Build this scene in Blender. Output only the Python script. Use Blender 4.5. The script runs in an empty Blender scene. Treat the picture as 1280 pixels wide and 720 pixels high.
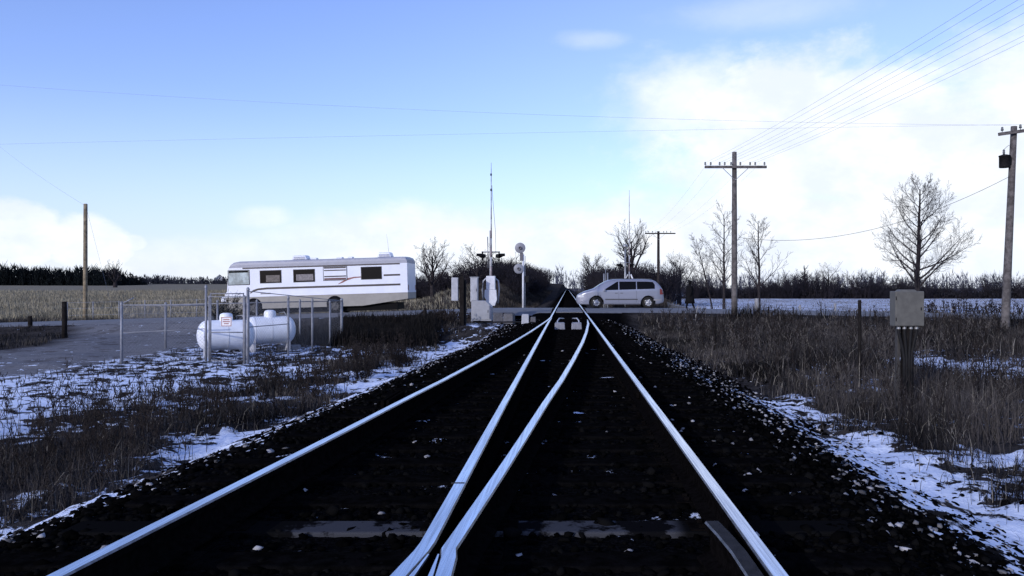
import bpy, bmesh, math, random
import numpy as np
from mathutils import Vector, Matrix
R = math.radians
random.seed(7)
rng = np.random.default_rng(7)
SC = bpy.context.scene
COL = SC.collection

# ------------------------------------------------------------------ camera
H = 1.15                      # eye height above the rail head (z = 0)
cam_d = bpy.data.cameras.new("camera")
cam = bpy.data.objects.new("camera", cam_d)
COL.objects.link(cam)
cam.location = (0, 0, H)
cam.rotation_euler = (R(90), 0, 0)
cam_d.sensor_width = 36.0
cam_d.lens = 36.0 * 1000 / 1280
cam_d.shift_x = -69 / 1280
cam_d.clip_start = 0.05
cam_d.clip_end = 9000
SC.camera = cam

# ------------------------------------------------------------------ sky + sun
SUN_EL, SUN_AZ = 19.0, 214.0      # azimuth clockwise from +y (the track direction): behind and left of the camera
SC.view_settings.view_transform = 'Standard'
SC.view_settings.look = 'None'
SC.view_settings.exposure = 0.0
SC.view_settings.gamma = 1.0
SC.view_settings.use_curve_mapping = False
SC.cycles.max_bounces = 6
SC.cycles.use_denoising = True

world = bpy.data.worlds.new("World")
SC.world = world
world.use_nodes = True
wt = world.node_tree
wt.nodes.clear()


class E:
    """a node socket with arithmetic"""
    def __init__(s, t, sock): s.t, s.k = t, sock
    def _m(s, op, *a, clamp=False):
        n = s.t.nodes.new('ShaderNodeMath'); n.operation = op; n.use_clamp = clamp
        for i, v in enumerate((s,) + a):
            if isinstance(v, E): s.t.links.new(v.k, n.inputs[i])
            else: n.inputs[i].default_value = v
        return E(s.t, n.outputs[0])
    def __add__(s, o): return s._m('ADD', o)
    def __sub__(s, o): return s._m('SUBTRACT', o)
    def __mul__(s, o): return s._m('MULTIPLY', o)
    def __truediv__(s, o): return s._m('DIVIDE', o)
    def max(s, o): return s._m('MAXIMUM', o)
    def min(s, o): return s._m('MINIMUM', o)
    def sqrt(s): return s._m('SQRT')
    def smooth(s, a, b, lo=0.0, hi=1.0):
        n = s.t.nodes.new('ShaderNodeMapRange'); n.interpolation_type = 'SMOOTHSTEP'
        s.t.links.new(s.k, n.inputs[0])
        n.inputs[1].default_value = a; n.inputs[2].default_value = b
        n.inputs[3].default_value = lo; n.inputs[4].default_value = hi
        return E(s.t, n.outputs[0])


def mixc(t, f, a, b, mode='MIX'):
    n = t.nodes.new('ShaderNodeMix'); n.data_type = 'RGBA'; n.blend_type = mode
    for s_, v in ((n.inputs[0], f), (n.inputs[6], a), (n.inputs[7], b)):
        if isinstance(v, E): t.links.new(v.k, s_)
        elif isinstance(v, (int, float)): s_.default_value = v
        else: s_.default_value = (*v[:3], 1)
    return E(t, n.outputs[2])


def noise(t, vec, scale, detail=5, rough=0.55, dist=0.0):
    n = t.nodes.new('ShaderNodeTexNoise')
    n.inputs['Scale'].default_value = scale; n.inputs['Detail'].default_value = detail
    n.inputs['Roughness'].default_value = rough; n.inputs['Distortion'].default_value = dist
    if vec is not None: t.links.new(vec.k, n.inputs['Vector'])
    return E(t, n.outputs[0])


tc = wt.nodes.new('ShaderNodeTexCoord')
wdir = E(wt, tc.outputs['Generated'])
sep = wt.nodes.new('ShaderNodeSeparateXYZ'); wt.links.new(wdir.k, sep.inputs[0])
X, Y, Z = (E(wt, sep.outputs[i]) for i in range(3))
AZ = X._m('ARCTAN2', Y)
EL = Z / (X * X + Y * Y + 1e-4).sqrt()
sky = wt.nodes.new('ShaderNodeTexSky')
sky.sky_type = 'NISHITA'; sky.sun_disc = False
sky.sun_elevation = R(SUN_EL); sky.sun_rotation = R(SUN_AZ)
sky.air_density = 1.0; sky.dust_density = 0.6; sky.ozone_density = 2.0
SKY_K = 0.15
sky_c = mixc(wt, 1.0, E(wt, sky.outputs[0]), (1.21, 1.19, 1.68), 'MULTIPLY')


def az_of(px): return math.atan((px - 709) / 1000)
def el_of(px, py): return (360 - py) / 1000 * math.cos(az_of(px))


comb = wt.nodes.new('ShaderNodeCombineXYZ')
wt.links.new(AZ.k, comb.inputs[0]); wt.links.new((EL * 1.5).k, comb.inputs[1])
cv = E(wt, comb.outputs[0])
n_big = noise(wt, cv, 6.0, 8, 0.6, 0.3)
n_fine = noise(wt, cv, 22.0, 6, 0.6)
warp = (n_big - 0.5) * 0.9 + (n_fine - 0.5) * 0.45


def puff(px, py, rx, ry, soft=1.0, amount=1.0):
    a0, e0 = az_of(px), el_of(px, py)
    da = (AZ - a0) / (rx / 1000); de = (EL - e0) / (ry / 1000)
    d = (da * da + de * de).sqrt()
    f = (d * -1.0) + 1.0 + warp * 1.1
    return f.smooth(0.0, 0.36 * soft) * amount


clouds = None
for p in ((1010, 175, 250, 130, 1.3, .97), (860, 130, 130, 85, 2.0, .8), (1190, 210, 290, 150, 1.6, 1.0), (985, 310, 320, 115, 1.3, 1.0),
          (760, 325, 260, 80, 1.2, .9), (560, 312, 250, 66, 1.6, .85), (1330, 160, 220, 150, 1.6, .9),
          (20, 298, 52, 42, .8, .85), (110, 308, 50, 38, .8, .85), (168, 304, 16, 12, 1.2, .6), (70, 348, 170, 34, 1.8, .6), (430, 300, 120, 34, 1.6, .55),
          (330, 272, 45, 18, 2.0, .5), (738, 50, 60, 16, 2.4, .3), (310, 335, 300, 45, 2.2, .55), (950, 15, 160, 30, 2.5, .25)):
    q = puff(*p)
    clouds = q if clouds is None else clouds.max(q)
haze_band = EL.smooth(-.02, 0.24, 0.62, 0.0)          # pale air near the horizon
pale_right = AZ.smooth(-0.45, 0.6, 0.0, 0.30) * EL.smooth(0.05, 0.6, 1.0, 0.25)
c1 = mixc(wt, haze_band.max(pale_right), sky_c, (4.8, 5.8, 7.3))
cl_tone = noise(wt, cv, 9.0, 6, 0.6)
cl_col = mixc(wt, cl_tone.smooth(0.36, 0.66), (5.9, 6.4, 7.35), (7.3, 7.5, 7.8))
c2 = mixc(wt, clouds, c1, cl_col)
bg = wt.nodes.new('ShaderNodeBackground'); bg.inputs[1].default_value = SKY_K
wt.links.new(c2.k, bg.inputs[0])
wo = wt.nodes.new('ShaderNodeOutputWorld'); wt.links.new(bg.outputs[0], wo.inputs[0])

sun_d = bpy.data.lights.new("sun", 'SUN')
sun_d.energy = 2.6; sun_d.angle = R(0.5); sun_d.color = (1.0, 0.965, 0.92)
sun = bpy.data.objects.new("sun", sun_d); COL.objects.link(sun)
sv = Vector((math.sin(R(SUN_AZ)) * math.cos(R(SUN_EL)), math.cos(R(SUN_AZ)) * math.cos(R(SUN_EL)), math.sin(R(SUN_EL))))
sun.rotation_euler = sv.to_track_quat('Z', 'Y').to_euler()

# ------------------------------------------------------------------ helpers
def W(px, py, d):
    return Vector(((px - 709) / 1000 * d, d, H - (py - 360) / 1000 * d))
def WX(px, d): return (px - 709) / 1000 * d
def WZ(py, d): return H - (py - 360) / 1000 * d


MATS = {}
def mat(name, col, rough=0.7, metal=0.0, vary=0.0, scale=6.0, col2=None, bump=0.0, attr=None, spec=0.5, lo=0.35, hi=0.65):
    if name in MATS: return MATS[name]
    m = bpy.data.materials.new(name); m.use_nodes = True
    t = m.node_tree; b = t.nodes['Principled BSDF']
    b.inputs['Roughness'].default_value = rough; b.inputs['Metallic'].default_value = metal
    b.inputs['Specular IOR Level'].default_value = spec
    b.inputs['Base Color'].default_value = (*col, 1)
    if attr:
        a = t.nodes.new('ShaderNodeAttribute'); a.attribute_name = attr
        t.links.new(a.outputs['Color'], b.inputs['Base Color'])
    elif vary or col2:
        g = t.nodes.new('ShaderNodeTexCoord')
        n = noise(t, E(t, g.outputs['Object']), scale, 6, 0.65)
        c2_ = col2 if col2 else tuple(max(0, c * (1 - vary)) for c in col)
        c = mixc(t, n.smooth(lo, hi), c2_, col)
        t.links.new(c.k, b.inputs['Base Color'])
        t.links.new((n * 0.25 + (rough - 0.12)).k, b.inputs['Roughness'])
        if bump:
            bn = t.nodes.new('ShaderNodeBump'); bn.inputs['Strength'].default_value = bump; bn.inputs['Distance'].default_value = 0.02
            t.links.new(n.k, bn.inputs['Height']); t.links.new(bn.outputs[0], b.inputs['Normal'])
    MATS[name] = m
    return m


def tag(o, label=None, cat=None, group=None, kind=None):
    if label: o['label'] = label
    if cat: o['category'] = cat
    if group: o['group'] = group
    if kind: o['kind'] = kind
    return o


def link(name, me, m, parent=None):
    o = bpy.data.objects.new(name, me)
    COL.objects.link(o)
    if m is not None:
        for k in (m if isinstance(m, (list, tuple)) else [m]): me.materials.append(k)
    if parent is not None: o.parent = parent
    return o


def empty(name, loc=(0, 0, 0), rz=0.0):
    o = bpy.data.objects.new(name, None); COL.objects.link(o)
    o.empty_display_size = 0.2
    o.location = loc; o.rotation_euler = (0, 0, rz)
    return o


def copy_tree(o, parent=None):
    c = o.copy(); COL.objects.link(c)
    if parent is not None: c.parent = parent
    for ch in list(o.children): copy_tree(ch, c)
    return c


class MB:
    def __init__(s): s.bm = bmesh.new()
    def box(s, c, size, rot=None, bevel=0.0, taper=None):
        r = bmesh.ops.create_cube(s.bm, size=1.0); vs = r['verts']
        for v in vs:
            if taper and v.co.z > 0: v.co.x *= taper[0]; v.co.y *= taper[1]
            v.co = Vector((v.co.x * size[0], v.co.y * size[1], v.co.z * size[2]))
        if bevel:
            es = list({e for v in vs for e in v.link_edges})
            rb = bmesh.ops.bevel(s.bm, geom=es, offset=bevel, segments=2, affect='EDGES', profile=0.5)
            vs = list({v for f in rb['faces'] for v in f.verts} | {v for v in vs if v.is_valid})
        M = Matrix.Translation(c)
        if rot is not None: M = M @ rot.to_4x4()
        bmesh.ops.transform(s.bm, matrix=M, verts=vs)
        return s
    def tube(s, pts, r, n=8, caps=True):
        pts = [Vector(p) for p in pts]
        rs = r if isinstance(r, (list, tuple)) else [r] * len(pts)
        rings = []
        up = Vector((0, 0, 1))
        for i, p in enumerate(pts):
            d = (pts[min(i + 1, len(pts) - 1)] - pts[max(i - 1, 0)]).normalized()
            a = up if abs(d.dot(up)) < 0.95 else Vector((1, 0, 0))
            u = d.cross(a).normalized(); v = d.cross(u).normalized()
            rings.append([s.bm.verts.new(p + (u * math.cos(2 * math.pi * k / n) + v * math.sin(2 * math.pi * k / n)) * rs[i]) for k in range(n)])
        for a, b in zip(rings, rings[1:]):
            for k in range(n):
                f = s.bm.faces.new((a[k], a[(k + 1) % n], b[(k + 1) % n], b[k])); f.smooth = n > 5
        if caps:
            s.bm.faces.new(rings[0][::-1]); s.bm.faces.new(rings[-1])
        return s
    def lathe(s, prof, origin=(0, 0, 0), rot=None, n=24):
        """prof = [(radius, along z)]"""
        M = Matrix.Translation(origin)
        if rot is not None: M = M @ rot.to_4x4()
        rings = []
        for r, z in prof:
            if r < 1e-5: rings.append([s.bm.verts.new(M @ Vector((0, 0, z)))])
            else: rings.append([s.bm.verts.new(M @ Vector((r * math.cos(2 * math.pi * k / n), r * math.sin(2 * math.pi * k / n), z))) for k in range(n)])
        for a, b in zip(rings, rings[1:]):
            for k in range(n):
                k2 = (k + 1) % n
                q = [a[0] if len(a) == 1 else a[k]]
                if len(a) > 1: q.append(a[k2])
                q.append(b[0] if len(b) == 1 else b[k2])
                if len(b) > 1: q.append(b[k])
                if len(q) >= 3:
                    f = s.bm.faces.new(q); f.smooth = True
        return s
    def prism(s, poly, y0, y1):
        """poly in the x-z plane, extruded along y"""
        a = [s.bm.verts.new((x, y0, z)) for x, z in poly]; b = [s.bm.verts.new((x, y1, z)) for x, z in poly]
        s.bm.faces.new(a); s.bm.faces.new(b[::-1])
        for k in range(len(poly)):
            k2 = (k + 1) % len(poly)
            s.bm.faces.new((a[k2], a[k], b[k], b[k2]))
        return s
    def build(s, name, m, parent=None, smooth=False):
        bmesh.ops.recalc_face_normals(s.bm, faces=s.bm.faces)
        me = bpy.data.meshes.new(name)
        if smooth:
            for f in s.bm.faces: f.smooth = True
        s.bm.to_mesh(me); s.bm.free()
        return link(name, me, m, parent)


RX = lambda a: Matrix.Rotation(a, 3, 'X')
RY = lambda a: Matrix.Rotation(a, 3, 'Y')
RZ = lambda a: Matrix.Rotation(a, 3, 'Z')


def np_mesh(name, verts, faces_flat, counts, m, colors=None, parent=None, smooth=False, mat_idx=None):
    me = bpy.data.meshes.new(name)
    nv = len(verts); faces_flat = np.ascontiguousarray(faces_flat, dtype=np.int32).ravel(); nl = len(faces_flat); nf = len(counts)
    me.vertices.add(nv); me.vertices.foreach_set('co', np.ascontiguousarray(verts, dtype=np.float32).ravel())
    me.loops.add(nl); me.loops.foreach_set('vertex_index', np.ascontiguousarray(faces_flat, dtype=np.int32).ravel())
    me.polygons.add(nf)
    starts = np.zeros(nf, np.int32); starts[1:] = np.cumsum(counts)[:-1]
    me.polygons.foreach_set('loop_start', starts)
    me.polygons.foreach_set('loop_total', np.asarray(counts, dtype=np.int32))
    if mat_idx is not None: me.polygons.foreach_set('material_index', np.asarray(mat_idx, dtype=np.int32))
    if smooth: me.polygons.foreach_set('use_smooth', np.ones(nf, bool))
    if colors is not None:
        at = me.attributes.new('tone', 'FLOAT_COLOR', 'POINT')
        cc = np.ones((nv, 4), np.float32); cc[:, :3] = colors
        at.data.foreach_set('color', cc.ravel())
    me.update(calc_edges=True)
    me.validate()
    return link(name, me, m, parent)


def vnoise(x, y, seed=0):
    """smooth value noise on a lattice"""
    xi = np.floor(x).astype(np.int64); yi = np.floor(y).astype(np.int64)
    fx = x - xi; fy = y - yi
    fx = fx * fx * (3 - 2 * fx); fy = fy * fy * (3 - 2 * fy)
    def h(a, b):
        n = (a * 374761393 + b * 668265263 + seed * 1442695041) & 0xFFFFFFFF
        n = ((n ^ (n >> 13)) * 1274126177) & 0xFFFFFFFF
        return ((n ^ (n >> 16)) & 0xFFFF) / 65535.0
    return (h(xi, yi) * (1 - fx) + h(xi + 1, yi) * fx) * (1 - fy) + (h(xi, yi + 1) * (1 - fx) + h(xi + 1, yi + 1) * fx) * fy


def fbm(x, y, seed=0, oct=4):
    s = 0; a = 0.5; t = 0
    for k in range(oct):
        s = s + a * vnoise(x * 2 ** k, y * 2 ** k, seed + k * 17); t += a; a *= 0.5
    return s / t


def sstep(a, b, x):
    t = np.clip((x - a) / (b - a), 0, 1)
    return t * t * (3 - 2 * t)


# ------------------------------------------------------------------ terrain
RY0, RY1 = 38.5, 46.5         # the road crossing the track
def z_road(x):
    return -0.030 * np.clip(-x - 4, 0, 30) - 0.018 * np.clip(x - 5, 0, 26)
_OY = [0.0, 3.2, 4.42, 5.35, 6.5, 8.3, 10, 13, 17, 21, 26, 29, 31.5]
_OV = [1.63, 1.405, 1.31, 1.24, 1.155, 1.035, .91, .73, .51, .33, .15, .05, .0]
def branch(y): return np.interp(y, _OY, _OV)


def terrain(x, y):
    x = np.asarray(x, float); y = np.asarray(y, float)
    # natural ground
    left = -0.92 + 0 * x
    left = np.where(y > 50, -1.1 + 0.0150 * np.clip(y - 55, 0, 260), left)
    right = -0.85 + 0 * x
    right = np.where(y > 50, -0.75 - 0.0028 * np.clip(y - 50, 0, 120), right)
    nat = np.where(x < 0, left, right)
    # banks beside the far track, with the thickets on them
    bank = sstep(52, 80, y) * (1 - sstep(300, 600, y))
    nat = nat + bank * sstep(-16, -9, x) * (1 - sstep(-7, -3.2, x)) * 2.0 * (1 - sstep(120, 260, y) * .9)
    nat = nat + bank * (1 - sstep(8, 12, x)) * sstep(3.4, 7, x) * 1.0
    far = sstep(300, 900, y)
    nat = nat * (1 - far) + far * np.where(x < 0, 2.0, -.8)
    rough = (fbm(x * .7, y * .7, 3) - .5) * .22 + (fbm(x * 2.9, y * 2.9, 5) - .5) * .08
    nat = nat + rough * np.clip(1 - np.abs(y) / 140, 0.25, 1)
    # track bed
    lx = np.where(y < 36, 1.55 + branch(y) * .93, 1.55)
    dl = np.clip((-x) - lx - .1, 0, None); dr = np.clip(x - 1.75, 0, None)
    dd = np.maximum(dl, dr)
    bed = -0.215 - .36 * dd
    k = sstep(0, 1, (bed - nat) / .25 * .5 + .5)
    g = nat * (1 - k) + bed * k
    inb = dd < 0.01
    g = np.where(inb, bed, g)
    g = g + np.where((dd < 1.8), (fbm(x * 9, y * 9, 9) - .5) * .045, 0)
    g = g + np.where(y < 40, (fbm(x * 4.2, y * 4.2, 13) - .5) * .13 * sstep(.8, 1.4, dd) * (1 - sstep(8, 16, dd)), 0)
    g = np.where(np.abs(x + .2) < 3.6, g + (np.maximum(g, -.07) - g) * sstep(36.9, 38.2, y) * (1 - sstep(46.9, 48.4, y)), g)
    pad = sstep(-7.2, -5.2, x) * (1 - sstep(-2.2, -1.3, x)) * sstep(29.0, 31.5, y) * (1 - sstep(38, 40, y))
    g = g * (1 - pad) + (-.34 + (rough if True else 0) * .5) * pad
    # road bed shoulders and the lane on the left
    dy = np.maximum(RY0 - y, y - RY1)
    kr = 1 - sstep(0.2, 3.2, dy)
    zr = z_road(x) - .035
    kr = kr * np.where(np.abs(x) < 2.6, np.where(dy > .1, 0, 1), 1)
    g = g * (1 - kr) + zr * kr
    return g


def lane_edges(y):            # gravel lane from the road towards the camera, left of the compound
    c = np.interp(y, [4, 14, 20, 26, 32, 39], [-14.8, -14.6, -15.0, -15.6, -16.6, -18.4])
    w = np.interp(y, [4, 20, 30, 39], [2.4, 2.7, 3.2, 5.6])
    return c - w, c + w


def lane_mask(x, y):
    a, b = lane_edges(y)
    n = (fbm(x * 1.3, y * 1.3, 31) - .5) * 1.2
    return np.clip(np.minimum(x - a, b - x) / .6 + n, 0, 1) * (y < 39.5) * (y > 2)


def band(v, a, b, soft):
    return sstep(a - soft, a + soft, v) * (1 - sstep(b - soft, b + soft, v))


def snow_field(x, y):
    s = np.zeros_like(x)
    n = (fbm(x * .55, y * .55, 41) - .5)
    # strip along the right ballast toe
    s = np.maximum(s, band(x + n * 1.2, 2.70, 4.3, .35) * band(y, 1, 15, 1.5) * .74)
    s = np.maximum(s, band(x + n * 1.5, 3.6, 6.4, .6) * band(y, 2, 10.2, .8) * .70)
    s = np.maximum(s, band(x + n * 1.0, 1.9, 3.2, .4) * band(y, 12, 34, 2) * .44)
    # right patches out in the grass
    s = np.maximum(s, band(x, 8.6, 15, .7) * band(y, 15.5, 23, 1) * .86)
    s = np.maximum(s, band(x, 4, 30, 2) * band(y, 2, 37, 2) * .34)
    # strip along the left ballast toe
    s = np.maximum(s, band(x + n * 1.8, -4.8, -2.9, .35) * band(y, 5.0, 30, 1.2) * .62)
    s = np.maximum(s, band(x + n * .8, -5.6, -3.4, .4) * band(y, 5.0, 13.0, .8) * .52)
    s = np.maximum(s, band(x + n * 2, -8, -4.0, .8) * band(y, 12, 37, 2) * .50)
    # left open ground
    s = np.maximum(s, band(x + n * 2.5, -14.5, -7.4, .8) * band(y + n * 3, 9, 19.2, 1.2) * .66)
    s = np.maximum(s, band(x, -13.5, -6.5, 1) * band(y, 17, 31, 1.5) * .55)
    s = np.maximum(s, band(x, -30, -11.0, .8) * band(y + n * 4, 8, 20.5, 1.3) * .64)
    s = np.maximum(s, lane_mask(x, y) * (.16 + .36 * (1 - sstep(16, 25, y))))
    # right field
    s = np.maximum(s, sstep(4, 12, x) * band(y, 49, 168, 2) * (.60 + .25 * n))
    s = np.maximum(s, sstep(4, 12, x) * band(y, 176, 600, 5) * .58)
    s = np.maximum(s, (x < -12) * band(x / np.maximum(y, 1), -.50, -.41, .02) * band(y, 330, 640, 8) * .95)
    s = np.maximum(s, band(x, -6.5, -2.3, .6) * band(y, 30, 38, 1) * .50)
    gl = (.47 - fbm(x * .9, y * .9, 29)) * band(x, -8.5, -3.2, .5) + (.45 - fbm(x * .9, y * .9, 19)) * band(x, 3.2, 16, .6)
    s = s + np.where(y < 37, gl * .8, 0) * (s > .2)
    # flecks inside the track bed
    s = np.maximum(s, band(x, -2.6, 1.7, .3) * band(y, 4, 36, 2) * .18)
    road = (y > RY0 - .6) & (y < RY1 + .8)
    s = np.where(road, np.where(np.abs(x) > 3, .22, 0), s)
    return s


def axis(dense, grow, lo, hi, step):
    pos = [0.0]
    v = 0.0; st = step
    while v < hi:
        if v > dense: st *= grow
        v += st; pos.append(v)
    neg = []
    v = 0.0; st = step
    while v > lo:
        if -v > dense: st *= grow
        v -= st; neg.append(v)
    return np.array(neg[::-1] + pos)


gx = axis(5.2, 1.045, -2600, 2600, .085)
ys = [-6.0]
st = .09
while ys[-1] < 4200:
    if ys[-1] > 9: st = min(st * 1.014, 200) if ys[-1] < 60 else st * 1.04
    ys.append(ys[-1] + st)
gy = np.array([-3000, -1800, -1000, -500, -250, -120, -60, -35, -22, -15, -11, -8.5, -7] + ys)
GX, GY = np.meshgrid(gx, gy)
GZ = terrain(GX, GY)
SN = snow_field(GX, GY)
lump = fbm(GX * 3.1, GY * 3.1, 77)
snow_hi = sstep(.38, .74, SN + (lump - .5) * .9)
GZ = GZ + snow_hi * .022 * (np.abs(GX) < 30) * (GY < 60)
LN = lane_mask(GX, GY)
BL = np.maximum(1 - sstep(np.where(GY > 47, 1.05, 2.5), np.where(GY > 47, 1.75, 3.3), np.where(GX > 0, GX, -GX - np.where(GY < 36, branch(GY), 0) * .7)), 0)
CORN = sstep(50.0, 52.0, GY) * (1 - sstep(290, 320, GY)) * (1 - sstep(-14, -9, GX))
RFIELD = sstep(49.5, 52, GY) * sstep(4, 9, GX)
nx, ny = len(gx), len(gy)
verts = np.stack([GX.ravel(), GY.ravel(), GZ.ravel()], 1)
ii = (np.arange(ny - 1)[:, None] * nx + np.arange(nx - 1)[None, :]).ravel()
quads = np.stack([ii, ii + 1, ii + nx + 1, ii + nx], 1)
gm = bpy.data.materials.new('ground'); gm.use_nodes = True
t = gm.node_tree; b = t.nodes['Principled BSDF']
geo = t.nodes.new('ShaderNodeNewGeometry'); P = E(t, geo.outputs['Position'])
at = t.nodes.new('ShaderNodeAttribute'); at.attribute_name = 'cover'
sp = t.nodes.new('ShaderNodeSeparateColor'); t.links.new(at.outputs['Color'], sp.inputs[0])
a_snow, a_bal, a_corn = (E(t, sp.outputs[i]) for i in range(3))
at2 = t.nodes.new('ShaderNodeAttribute'); at2.attribute_name = 'cover_two'
sp2 = t.nodes.new('ShaderNodeSeparateColor'); t.links.new(at2.outputs['Color'], sp2.inputs[0])
a_lane, a_rf = (E(t, sp2.outputs[i]) for i in range(2))
n1 = noise(t, P, 1.7, 8, .65); n2 = noise(t, P, 14.0, 6, .7); n3 = noise(t, P, 2.3, 7, .58, .5)
n4 = noise(t, P, 45.0, 3, .6)
soil = mixc(t, n2.smooth(.35, .65), (.010, .009, .0095), (.040, .037, .037))
soil = mixc(t, n1.smooth(.4, .65), soil, (.050, .045, .043))
bal = mixc(t, n4.smooth(.4, .7), (.002, .002, .0023), (.006, .006, .007))
c = mixc(t, a_bal, soil, bal)
mp = t.nodes.new('ShaderNodeMapping'); t.links.new(P.k, mp.inputs[0]); mp.inputs['Scale'].default_value = (.25, 2.2, 1)
stripe = noise(t, E(t, mp.outputs[0]), 1.0, 6, .65)
corn = mixc(t, stripe.smooth(.35, .65), (.15, .135, .105), (.26, .235, .18))
c = mixc(t, a_corn, c, corn)
rf = mixc(t, stripe.smooth(.3, .6), (.09, .08, .07), (.20, .18, .15))
c = mixc(t, a_rf, c, rf)
lane = mixc(t, n2.smooth(.3, .7), (.13, .132, .145), (.19, .192, .205))
lane = mixc(t, n1.smooth(.5, .65), lane, (.10, .095, .10))
c = mixc(t, a_lane, c, lane)
mp2 = t.nodes.new('ShaderNodeMapping'); t.links.new(P.k, mp2.inputs[0]); mp2.inputs['Scale'].default_value = (.35, 1.6, 1)
stk = noise(t, E(t, mp2.outputs[0]), 1.3, 7, .7)
n5 = noise(t, P, 6.5, 5, .6, .4)
sm_near = a_snow + (n3 - .5) * 2.1 + (n5 - .5) * 1.1 + (n2 - .5) * .6 + (n4 - .5) * .35
sm_far = a_snow + (stk - .5) * 1.7 + (n2 - .5) * .9
far_k = a_rf
smask = (sm_near * (far_k * -1.0 + 1.0) + sm_far * far_k).smooth(.53, .63)
snowc = mixc(t, n2.smooth(.3, .7), (.58, .66, .84), (.72, .78, .90))
c = mixc(t, smask, c, snowc)
t.links.new(c.k, b.inputs['Base Color'])
b.inputs['Roughness'].default_value = .85; b.inputs['Specular IOR Level'].default_value = .0
bp = t.nodes.new('ShaderNodeBump'); bp.inputs['Strength'].default_value = .7; bp.inputs['Distance'].default_value = .05
t.links.new((n2 * .6 + n4 * .4 + smask * .5).k, bp.inputs['Height']); t.links.new(bp.outputs[0], b.inputs['Normal'])
ground = np_mesh('ground', verts, quads, np.full(len(quads), 4), gm, smooth=True)
for nm, ch in (('cover', (SN, BL, CORN)), ('cover_two', (LN, RFIELD, LN * 0))):
    a_ = ground.data.attributes.new(nm, 'FLOAT_COLOR', 'POINT')
    cc = np.ones((nx * ny, 4), np.float32)
    for k in range(3): cc[:, k] = ch[k].ravel()
    a_.data.foreach_set('color', cc.ravel())
tag(ground, kind='structure')


def gz(x, y): return float(terrain(np.array([x]), np.array([y]))[0])


# road: two asphalt sheets meeting the crossing panels at the rails
asph = mat('asphalt', (.135, .14, .155), .8, vary=.35, scale=2.5, bump=.2)
def road_sheet(name, x0, x1):
    xs = np.linspace(x0, x1, 90)
    rows = []
    for yy, dz in ((RY0 - .35, -.16), (RY0, 0), (42.4, .07), (RY1, 0), (RY1 + .35, -.16)):
        wob = (vnoise(xs * .35, xs * 0 + yy, 5) - .5) * .35 if dz < .01 else 0
        rows.append(np.stack([xs, xs * 0 + yy + wob, z_road(xs) + dz], 1))
    v = np.concatenate(rows); n = len(xs)
    i = np.concatenate([k * n + np.arange(n - 1) for k in range(4)])
    q = np.stack([i, i + 1, i + n + 1, i + n], 1)
    o = np_mesh(name, v, q, np.full(len(q), 4), asph, smooth=False)
    return tag(o, kind='structure')
road_sheet('road', -120, -.78)
road_sheet('road', .94, 130)
mb = MB()
mb.box((.105, 42.5, -.045), (1.30, 8.0, .09), bevel=.01)
tag(mb.build('road_crossing_panel', asph), kind='structure')
# faint edge lines
ln = mat('worn road paint', (.42, .42, .42), .7, vary=.5, scale=3)

# ------------------------------------------------------------------ track
rail_m = mat('polished rail head', (.80, .82, .86), .17, 1.0, col2=(.62, .64, .68), scale=9)
t = rail_m.node_tree; b = t.nodes['Principled BSDF']
g_ = t.nodes.new('ShaderNodeTexCoord'); mp_ = t.nodes.new('ShaderNodeMapping'); t.links.new(g_.outputs['Object'], mp_.inputs[0]); mp_.inputs['Scale'].default_value = (70, .9, 1)
sn_ = noise(t, E(t, mp_.outputs[0]), 1.0, 6, .7)
t.links.new(mixc(t, sn_.smooth(.30, .70), (.42, .43, .47), (.84, .86, .90)).k, b.inputs['Base Color'])
t.links.new((sn_ * -.35 + .42).k, b.inputs['Roughness'])
edge_m = mat('half worn rail edge', (.20, .20, .22), .45, .8, vary=.6, scale=11)
rust = mat('rusty steel web', (.0055, .0048, .005), .9, 0.0, vary=.5, scale=20, spec=.0)
tie_m = mat('oil soaked timber', (.0042, .0040, .0044), .95, vary=.6, scale=12, bump=.4, spec=.0)
tie_pale = mat('frosted worn timber', (.046, .048, .057), .9, col2=(.005, .005, .006), scale=3.2, lo=.44, hi=.51, spec=.0)

t = tie_pale.node_tree; b = t.nodes['Principled BSDF']
g_ = t.nodes.new('ShaderNodeTexCoord'); sx_ = t.nodes.new('ShaderNodeSeparateXYZ'); t.links.new(g_.outputs['Object'], sx_.inputs[0])
ex = E(t, sx_.outputs[0]); k_ = ex.smooth(-1.62, -1.5) * ex.smooth(.57, .67, 1.0, 0.0)
old = E(t, b.inputs['Base Color'].links[0].from_socket)
t.links.new(mixc(t, k_, (.005, .005, .0055), old).k, b.inputs['Base Color'])
track = empty('railway_switch_track', (0, 0, 0))
tag(track, 'railway track splitting into a switch, four bright rails on black ballast', 'railway track')
PROF = [(-.076, -.185), (.076, -.185), (.076, -.172), (.012, -.150), (.010, -.060), (.036, -.045), (.0375, -.010), (.031, 0), (-.031, 0), (-.0375, -.010), (-.036, -.045), (-.010, -.060), (-.012, -.150), (-.076, -.172)]
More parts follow.
